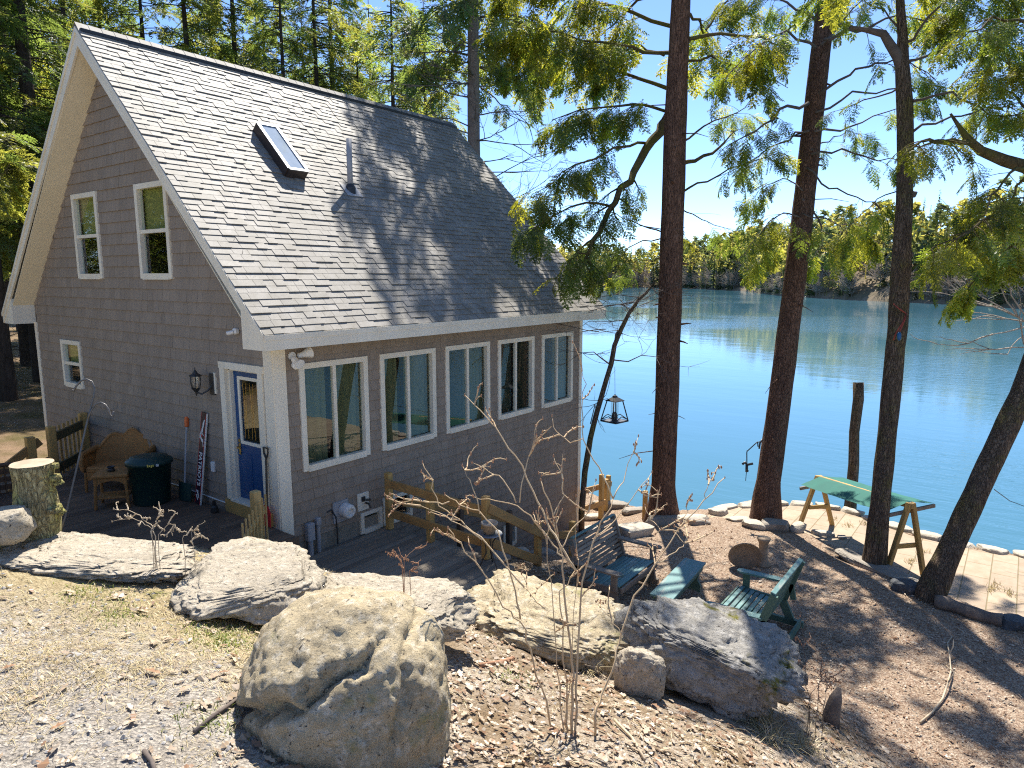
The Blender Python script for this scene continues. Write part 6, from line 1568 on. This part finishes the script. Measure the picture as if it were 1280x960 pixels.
# ------------------------------------------------------------------ the bare bush in the foreground
def bush(name, label, stems, d0, rs, mats, seed, twigs=5, tl=(.18, .5), cat='shrub', buds=True, bud_m=None, bs=1.0):
    r = random.Random(seed); mb = MB(); bd = MB(); first = atd(*stems[0][0][0], d0)
    def bud(p):
        if buds: bd.lathe([(.002, -.012 * bs), (r.uniform(.006, .010) * bs, 0), (.002, .016 * bs)], p, 5)
    gy_ = max(s[0][0][1] for s in stems)
    for (pl, dend, rr0) in [(s[0], s[1], s[2] if len(s) > 2 else rs) for s in stems]:
        n = len(pl); P = [atd(x_, y_, d0 + dend * i / (n - 1)) for i, (x_, y_) in enumerate(pl)]
        if pl[0][1] > gy_ - 24:
            P = [Vector((P[0].x, P[0].y, hz(P[0].x, P[0].y) - .05))] + P
        Q_ = []
        for a, b in zip(P, P[1:]):
            for k in range(3): Q_.append(a.lerp(b, k / 3) + Vector((r.gauss(0, .008), r.gauss(0, .008), r.gauss(0, .006))))
        Q_.append(P[-1]); m_ = len(Q_)
        mb.tube(Q_, [rr0 * .76 * (1 - .62 * i / (m_ - 1)) for i in range(m_)], 7, True, .12, r.random() * 8)
        for k in range(twigs):
            t = 1 - r.random() ** 1.5 * .55; i = min(int(t * (m_ - 1)), m_ - 2); p = Q_[i]; dd = (Q_[i + 1] - Q_[i]).normalized()
            nd = (dd * r.uniform(.3, 1) + Vector((r.gauss(0, .7), r.gauss(0, .7), r.gauss(.05, .5)))).normalized()
            ln = r.uniform(*tl); tp = [p]
            for j in range(4):
                nd = (nd + Vector((r.gauss(0, .22), r.gauss(0, .22), r.gauss(.06, .16)))).normalized(); tp.append(tp[-1] + nd * ln / 4)
                if r.random() < .8: bud(tp[-1])
                if r.random() < .55:
                    sd_ = (nd + Vector((r.gauss(0, .8), r.gauss(0, .8), r.gauss(0, .6)))).normalized(); e = tp[-1] + sd_ * ln * r.uniform(.15, .45); mb.tube([tp[-1], (tp[-1] + e) / 2 + Vector((0, 0, .01)), e], [.0045, .004, .003], 4, False); bud(e)
            mb.tube(tp, [.0075, .0065, .0055, .0045, .0035], 5, False)
        bud(P[-1])
    o = empty(name, label, cat, tuple(first)); T_ = Matrix.Translation(-first)
    t = mb.build('stems', mats, o, True); t.data.transform(T_)
    if bd.v: t = bd.build('buds', bud_m or M['seed'], o, True); t.data.transform(T_); t['kind'] = 'stuff'
    return o
BS = [([(716, 916), (715, 860), (714, 810), (706, 740), (702, 697), (690, 640), (676, 600)], .3, .017),
      ([(710, 916), (708, 880), (704, 800), (700, 740), (719, 713)], .2, .012),
      ([(719, 713), (700, 680), (682, 651), (667, 613), (645, 570), (620, 536), (598, 512), (581, 494)], .5, .012),
      ([(719, 713), (700, 692), (688, 675), (668, 652), (646, 632), (620, 626), (592, 621)], .3, .010),
      ([(646, 630), (630, 600), (612, 590), (590, 578)], .2, .007), ([(650, 628), (655, 590), (665, 560), (672, 530)], .2, .007),
      ([(718, 914), (722, 840), (727, 747), (741, 680), (760, 640), (766, 622)], .4, .015),
      ([(766, 622), (748, 585), (729, 550), (726, 510), (732, 480), (726, 455)], .5, .008), ([(766, 622), (780, 600), (798, 545)], .4, .007), ([(745, 672), (770, 650), (800, 612), (815, 590)], .4, .007),
      ([(729, 550), (712, 552), (694, 540), (690, 520)], .3, .006), ([(700, 690), (715, 660), (735, 640), (745, 600)], .3, .007), ([(690, 645), (705, 620), (700, 590), (692, 570)], .3, .006),
      ([(743, 895), (752, 870), (768, 825), (777, 793), (795, 745), (818, 706), (847, 664), (880, 625), (906, 597)], .9, .014),
      ([(847, 664), (825, 662), (812, 650), (806, 632)], .3, .007), ([(850, 660), (858, 640), (862, 622)], .2, .006), ([(880, 625), (886, 606), (890, 598)], .1, .005), ([(818, 706), (846, 690), (856, 678), (842, 664)], .3, .006),
      ([(777, 793), (762, 772), (745, 752)], .1, .006),
      ([(700, 914), (690, 905), (676, 860), (662, 810), (650, 777), (630, 760), (602, 712), (575, 680), (560, 660)], -.3, .013),
      ([(650, 777), (645, 740), (632, 700), (622, 664), (600, 640), (575, 630), (556, 618)], .2, .010),
      ([(655, 734), (630, 705), (602, 672), (575, 650), (549, 633), (540, 600), (528, 578)], .3, .010), ([(680, 760), (668, 748), (655, 734)], .2, .011), ([(560, 628), (545, 628), (520, 624), (495, 630)], .2, .007), ([(602, 672), (575, 655), (548, 640), (515, 630)], .2, .006), ([(600, 640), (588, 600), (578, 582)], .2, .006),
      ([(704, 914), (700, 860), (694, 790), (685, 700), (683, 640)], .2, .009), ([(708, 900), (716, 800), (722, 700), (720, 620)], .5, .006)]
bush('bare_bush', 'tall leafless bush with tan stems in the middle foreground', BS, depth_of(on_ground(715, 918)), .012, M['twig'], 55, 2, (.10, .30))
bush('dry_weed', 'dry branching weed standing behind the ledge stone by the deck', [([(193, 668), (188, 656), (175, 645), (160, 638), (142, 636)], .2, .007), ([(190, 664), (196, 652), (202, 638)], .2, .006), ([(198, 668), (210, 656), (218, 655), (221, 662)], .1, .005), ([(188, 660), (178, 652), (160, 648), (140, 652)], .1, .005)], 6.4, .006, M['twigp'], 56, 4, (.05, .15), 'plant', True, M['twigp'], .7)
bush('dry_weed', 'small dry weed sprig right of the branching weed by the deck', [([(228, 672), (236, 666), (246, 660), (256, 652)], .1, .005), ([(240, 664), (248, 668), (252, 672)], .1, .004)], 6.3, .005, M['twigp'], 57, 3, (.04, .1), 'plant', True, M['twigp'], .6)
bush('dry_weed', 'dry reddish weed in front of the lower grey deck', [([(505, 714), (502, 700), (498, 685)], .1, .006), ([(503, 704), (512, 692), (524, 684)], .1, .005), ([(502, 700), (490, 692), (482, 690)], .1, .005), ([(512, 714), (520, 706), (526, 700)], .1, .005)], 6.6, .004, M['seed'], 58, 3, (.05, .12), 'plant', bs=.6)
bush('dry_weed', 'thin dark withered stems on the lower right slope', [([(1012, 880), (1008, 850), (1005, 810), (1000, 770)], .2, .006), ([(1030, 890), (1032, 870), (1036, 850), (1034, 838)], .2, .006), ([(1022, 885), (1024, 860), (1030, 840)], .1, .005), ([(1012, 880), (1016, 862), (1030, 846), (1040, 842)], .1, .005)], 6.9, .006, M['deadb'], 59, 3, (.08, .2), 'plant')
fb_ = MB(); r = random.Random(3)
pp = [on_ground(x_, y_) for x_, y_ in ((1150, 906), (1165, 893), (1178, 876), (1184, 862), (1188, 846), (1186, 825), (1184, 806), (1190, 798))]
pp = [p + Vector((0, 0, .03 + (.06 if 2 < i < 6 else .0))) for i, p in enumerate(pp)]; fb_.tube(pp, [.014, .013, .013, .012, .011, .010, .008, .005], 7, True, .1)
fb_.tube([pp[3], pp[3] + Vector((.14, -.05, .1)), pp[3] + Vector((.16, .05, .16))], [.012, .01, .006], 6); fb_.tube([pp[5], pp[5] + Vector((.12, -.03, .06)), pp[5] + Vector((.25, -.02, .12))], [.01, .008, .004], 6)
o = fb_.build('fallen_branch', M['twigp'], None, True); tag(o, 'pale forked branch lying on the gravel at the lower right', 'branch')
sticks = [([(0, 668), (30, 678), (60, 692), (80, 700)], .011, 'long thin stick across the grass at the left edge'), ([(243, 918), (270, 896), (298, 876)], .013, 'dark stick on the gravel left of the big boulder'), ([(180, 942), (190, 955), (196, 975)], .014, 'short stick end on the gravel at the bottom edge'), ([(600, 834), (625, 830), (642, 825)], .02, 'reddish wood chip on the leaf litter left of the bush'), ([(768, 902), (790, 925), (806, 952)], .012, 'pale stick on the leaves right of the bush')]
for pl, rr0, lb in sticks:
    b = MB(); P = [on_ground(*q) + Vector((0, 0, .02)) for q in pl]; b.tube(P, rr0, 7, True, .1); o = b.build('fallen_stick', M['twigp'] if 'pale' in lb or 'thin' in lb else M['deadb'] if 'dark' in lb or 'short' in lb else M['seed'], None, True); tag(o, lb, 'stick')

# ------------------------------------------------------------------ ground litter
def normals(x, y):
    e = .05; return np.stack([-(height(x + e, y) - height(x - e, y)) / (2 * e), -(height(x, y + e) - height(x, y - e)) / (2 * e), np.ones_like(x)], 1)
def scatter(n, dmin, dmax, lat, seed, power=1.5):
    g = np.random.default_rng(seed); u_ = dmin + (dmax - dmin) * g.random(n) ** power; w_ = (g.random(n) * 2 - 1) * lat * u_
    return CAM.x + u_ * FW[0] + w_ * RT[0], CAM.y + u_ * FW[1] + w_ * RT[1], g, w_
ROCKS = [(o.location.copy(), max(o.dimensions.x, o.dimensions.y) * .36) for o in COL.objects if o.name.startswith('boulder')]
def free(x, y):
    k = (x > .0) & (y > -.1); k |= (x > -3.35) & (x < .1) & (y > -.5); k |= (x > 0) & (x < 2.05) & (y > -2.8); k |= (x - np.interp(y, SH_Y, SH_X)) > -.3
    for c, rr_ in ROCKS: k |= (x - c.x) ** 2 + (y - c.y) ** 2 < rr_ ** 2
    return ~k
def lift(x, y): 
    return height(x, y) + vnoise(x, y, 1.7) * .03 + vnoise(x, y, 5.1, 3) * .018
def tri_quads(name, V, Q, mats, mi, tint):
    me = bpy.data.meshes.new(name); F = [tuple(q) if q[2] != q[3] else tuple(q[:3]) for q in Q.tolist()]
    me.from_pydata(V.tolist(), [], F); [me.materials.append(m) for m in mats]; me.polygons.foreach_set('material_index', np.asarray(mi, np.int32))
    at = me.attributes.new('tint', 'FLOAT', 'FACE'); at.data.foreach_set('value', np.asarray(tint, np.float32)); me.update()
    o = bpy.data.objects.new(name, me); COL.objects.link(o); return o
# leaves
def leaves(x, y, g, size, prob):
    z = lift(x, y); Nn = normals(x, y); Nn /= np.linalg.norm(Nn, axis=1)[:, None]
    n = len(x); a = g.random(n) * 6.28; t = np.stack([np.cos(a), np.sin(a), np.zeros(n)], 1); t -= Nn * (t * Nn).sum(1)[:, None]; t /= np.linalg.norm(t, axis=1)[:, None]; bt = np.cross(Nn, t)
    ro = g.normal(0, .26, n); c_, s_ = np.cos(ro), np.sin(ro); b2 = bt * c_[:, None] + Nn * s_[:, None]; n2 = -bt * s_[:, None] + Nn * c_[:, None]
    S_ = g.uniform(*size, n) * np.where(g.random(n) < .12, 1.5, 1)
    shape = np.array([(-1, 0, 0), (-.55, .32, .10), (-.2, .2, .06), (.1, .42, .16), (.45, .22, .05), (1, .0, .12), (.45, -.22, .05), (.1, -.42, .18), (-.2, -.2, .06), (-.55, -.32, .12)])
    ctr = np.stack([x, y, z + .012 + S_ * .22], 1)
    A = ctr[:, None] + (shape[None, :, 0:1] * t[:, None] + shape[None, :, 1:2] * b2[:, None] + shape[None, :, 2:3] * n2[:, None]) * S_[:, None, None]
    V = A.reshape(-1, 3); base = np.arange(n)[:, None] * 10
    Q = np.concatenate([base + np.array([[0, 1, 9, 9]]), base + np.array([[1, 2, 8, 9]]), base + np.array([[2, 3, 7, 8]]), base + np.array([[3, 4, 6, 7]]), base + np.array([[4, 5, 6, 6]])])
    mi = np.tile(g.choice([0, 1, 2], n, p=prob), 5)
    o = tri_quads('fallen_leaves', V, Q, [M['oakleaf'], M['oakleaf2'], M['oakleaf3']], mi, np.tile(g.normal(0, .15, n), 5)); tag(o, kind='stuff')
x, y, g, w_ = scatter(24000, 1.5, 12, .85, 5, 1.25); h0 = height(x, y); k = free(x, y) & (h0 > -1.45) & ((w_ > -1.3 + .5 * g.standard_normal(len(x))) | (g.random(len(x)) < .10)); x, y = x[k], y[k]
leaves(x, y, g, (.014, .052), [.5, .28, .22])
x, y, g, w_ = scatter(11000, 5.0, 13, .85, 15, .9); h0 = height(x, y); k = free(x, y) & (h0 < -1.2) & (x < 9) & (g.random(len(x)) < np.clip((w_ - .6) / 2.5, .12, 1)); x, y = x[k], y[k]
leaves(x, y, g, (.014, .036), [.4, .38, .22])
# pebbles
def pebbles(name, x, y, S_, mats, p, g, seed):
    oct_ = np.array([(1, 0, 0), (.3, .95, .05), (-.8, .6, -.05), (-.9, -.5, 0), (.2, -1, .05), (.25, .1, .75), (-.35, -.1, .65)])
    faces = np.array([(0, 1, 5, 5), (1, 2, 6, 5), (2, 3, 6, 6), (3, 4, 6, 6), (4, 0, 5, 6)])
    n = len(x); z = lift(x, y); a = g.random(n) * 6.28; ca, sa = np.cos(a)[:, None], np.sin(a)[:, None]
    R3 = g.uniform(.7, 1.3, (n, 3)); B = oct_[None] * R3[:, None] * S_[:, None, None]; 
    V = np.stack([B[..., 0] * ca - B[..., 1] * sa + x[:, None], B[..., 0] * sa + B[..., 1] * ca + y[:, None], B[..., 2] * .8 + z[:, None] + .002], -1).reshape(-1, 3)
    Q = (np.arange(n)[:, None, None] * 7 + faces[None]).reshape(-1, 4)
    o = tri_quads(name, V, Q, mats, np.repeat(g.choice(len(mats), n, p=p), 5), np.repeat(g.normal(0, .22, n), 5) + g.normal(0, .03, len(Q))); tag(o, kind='stuff')
x, y, g, w_ = scatter(15000, 1.5, 9, .85, 6, 1.25); h0 = height(x, y); k = free(x, y) & (h0 > -1.3); x, y, w_ = x[k], y[k], w_[k]
keep = (w_ < -.6) | (g.random(len(x)) < .45); x, y = x[keep], y[keep]
pebbles('gravel', x, y, np.clip(g.lognormal(-4.55, .45, len(x)), .004, .045), [M['stonegrey'], M['stonetan']], [.6, .4], g, 1)
x, y, g, w_ = scatter(16000, 5.5, 15, .8, 8, .9); h0 = height(x, y); k = free(x, y) & (h0 < -1.3) & (x < 9.2); x, y = x[k], y[k]
pebbles('gravel', x, y, np.clip(g.lognormal(-4.35, .3, len(x)), .006, .03), [M['stonetan'], M['oakleaf2'], M['oakleaf']], [.45, .3, .25], g, 2)
# straw, grass tufts and pine needles
def blades(name, cx, cy, per, spread, ln, g, mats, p, up=.5, wd=.0035):
    n = len(cx) * per; x = np.repeat(cx, per) + g.normal(0, 1, n) * np.repeat(spread, per); y = np.repeat(cy, per) + g.normal(0, 1, n) * np.repeat(spread, per); z = lift(x, y)
    a = g.random(n) * 6.28; e = np.clip(g.normal(up, .35, n), 0.03, 1.4); L_ = g.uniform(.5, 1.1, n) * np.repeat(ln, per)
    D = np.stack([np.cos(a) * np.cos(e), np.sin(a) * np.cos(e), np.sin(e)], 1); sd_ = np.stack([-np.sin(a), np.cos(a), np.zeros(n)], 1) * wd
    P0 = np.stack([x, y, z], 1); P1 = P0 + D * L_[:, None] * .55; P2 = P0 + D * L_[:, None] + np.stack([np.cos(a) * .15 * L_, np.sin(a) * .15 * L_, -.28 * L_], 1)
    V = np.stack([P0 - sd_, P0 + sd_, P1 + sd_ * .8, P1 - sd_ * .8, P2 + sd_ * .25, P2 - sd_ * .25], 1).reshape(-1, 3); b = np.arange(n)[:, None] * 6
    Q = np.concatenate([b + np.array([[0, 1, 2, 3]]), b + np.array([[3, 2, 4, 5]])]); mi = np.tile(g.choice(len(mats), n, p=p), 2)
    o = np_mesh(name, V, Q, mats, mi, np.tile(g.normal(0, .18, n), 2)); tag(o, kind='stuff')
x, y, g, w_ = scatter(3400, 1.6, 8.5, .85, 9, 1.1); h0 = height(x, y); k = free(x, y) & (h0 > -1.3) & ((w_ < -1.0 + .5 * g.standard_normal(len(x))) & (w_ > -6) & (g.random(len(x)) < .85) & (np.hypot(x - CAM.x, y - CAM.y) > 4.9) | (g.random(len(x)) < .10)); x, y = x[k], y[k]
blades('dry_grass', x, y, 34, np.full(len(x), .10), np.full(len(x), .095), g, [M["straw"], M["oakleaf"]], [.75, .25], .26, .0019)
gp = [(278, 792), (262, 790), (292, 800), (250, 796), (140, 770), (150, 766), (60, 700), (20, 690), (120, 740), (195, 712), (210, 716), (10, 676), (285, 805), (300, 790), (100, 742), (262, 900), (640, 845), (705, 800)]
c = [on_ground(*q) for q in gp]; cx = np.array([p.x for p in c]); cy = np.array([p.y for p in c]); g = np.random.default_rng(3)
blades('grass', cx, cy, 110, np.full(len(cx), .12), np.full(len(cx), .065), g, [M['grassg'], M['straw']], [.75, .25], .9)
gp = [(905, 880), (925, 888), (940, 900), (880, 870), (960, 910), (835, 850), (730, 838), (965, 925), (1000, 930), (790, 830)]
c = [on_ground(*q) for q in gp]; cx = np.array([p.x for p in c]); cy = np.array([p.y for p in c])
blades('dry_grass', cx, cy, 150, np.full(len(cx), .08), np.full(len(cx), .26), g, [M['straw'], M['oakleaf3']], [.8, .2], .6, .003)
gp = [(1082, 655), (1040, 650), (1060, 657), (1138, 702), (1245, 732), (1240, 737), (1262, 742), (1180, 712), (1155, 690)]
c = [atz(*q, PATZ) for q in gp]
mbg = MB(); r = random.Random(8)
for p in c:
    for k in range(40):
        q = p + Vector((r.gauss(0, .09), r.gauss(0, .05), 0)); a = r.uniform(0, 6.28); l = r.uniform(.04, .13); dd = Vector((math.cos(a) * .6, math.sin(a) * .6, 1)).normalized() * l; s2 = Vector((-math.sin(a), math.cos(a), 0)) * .006
        mbg.poly([q - s2, q + s2, q + dd])
o = mbg.build('grass', M['straw']); tag(o, kind='stuff')

# ------------------------------------------------------------------ light, sky and camera
w = bpy.data.worlds.new('World'); scene.world = w; w.use_nodes = True
nt = w.node_tree; bg = nt.nodes['Background']; sky = nt.nodes.new('ShaderNodeTexSky'); sky.sky_type = 'NISHITA'
SE, SA = rad(56.0), rad(30.5)
sky.sun_disc = False; sky.sun_elevation = SE; sky.sun_rotation = rad(90) - SA; sky.air_density = .6; sky.dust_density = .1; sky.ozone_density = 5.5; sky.altitude = 600
nt.links.new(sky.outputs['Color'], bg.inputs['Color']); bg.inputs['Strength'].default_value = .14
sd = bpy.data.lights.new('sun', 'SUN'); sd.energy = 4.9; sd.angle = rad(.53); sd.color = (1.0, .945, .85)
so = bpy.data.objects.new('sun', sd); COL.objects.link(so)
so.rotation_euler = Vector((math.cos(SE) * math.cos(SA), math.cos(SE) * math.sin(SA), math.sin(SE))).to_track_quat('Z', 'Y').to_euler()
cd = bpy.data.cameras.new('camera'); co = bpy.data.objects.new('camera', cd); COL.objects.link(co)
cd.sensor_width = 36; cd.lens = FPX / 1280 * 36; cd.clip_start = .1; cd.clip_end = 3000
co.location = CAM; co.rotation_euler = (math.pi / 2 - PIT, 0, AZ - math.pi / 2); scene.camera = co
vs = scene.view_settings; vs.view_transform = 'Standard'; vs.look = 'None'; vs.exposure = 1.08; vs.gamma = 1; vs.use_curve_mapping = False
cy_ = scene.cycles; cy_.use_denoising = False; cy_.use_adaptive_sampling = False; cy_.filter_width = 1.15; cy_.max_bounces = 7; cy_.transparent_max_bounces = 12; cy_.diffuse_bounces = 5; cy_.glossy_bounces = 3; cy_.caustics_reflective = False; cy_.caustics_refractive = False
cy_.sample_clamp_indirect = 3
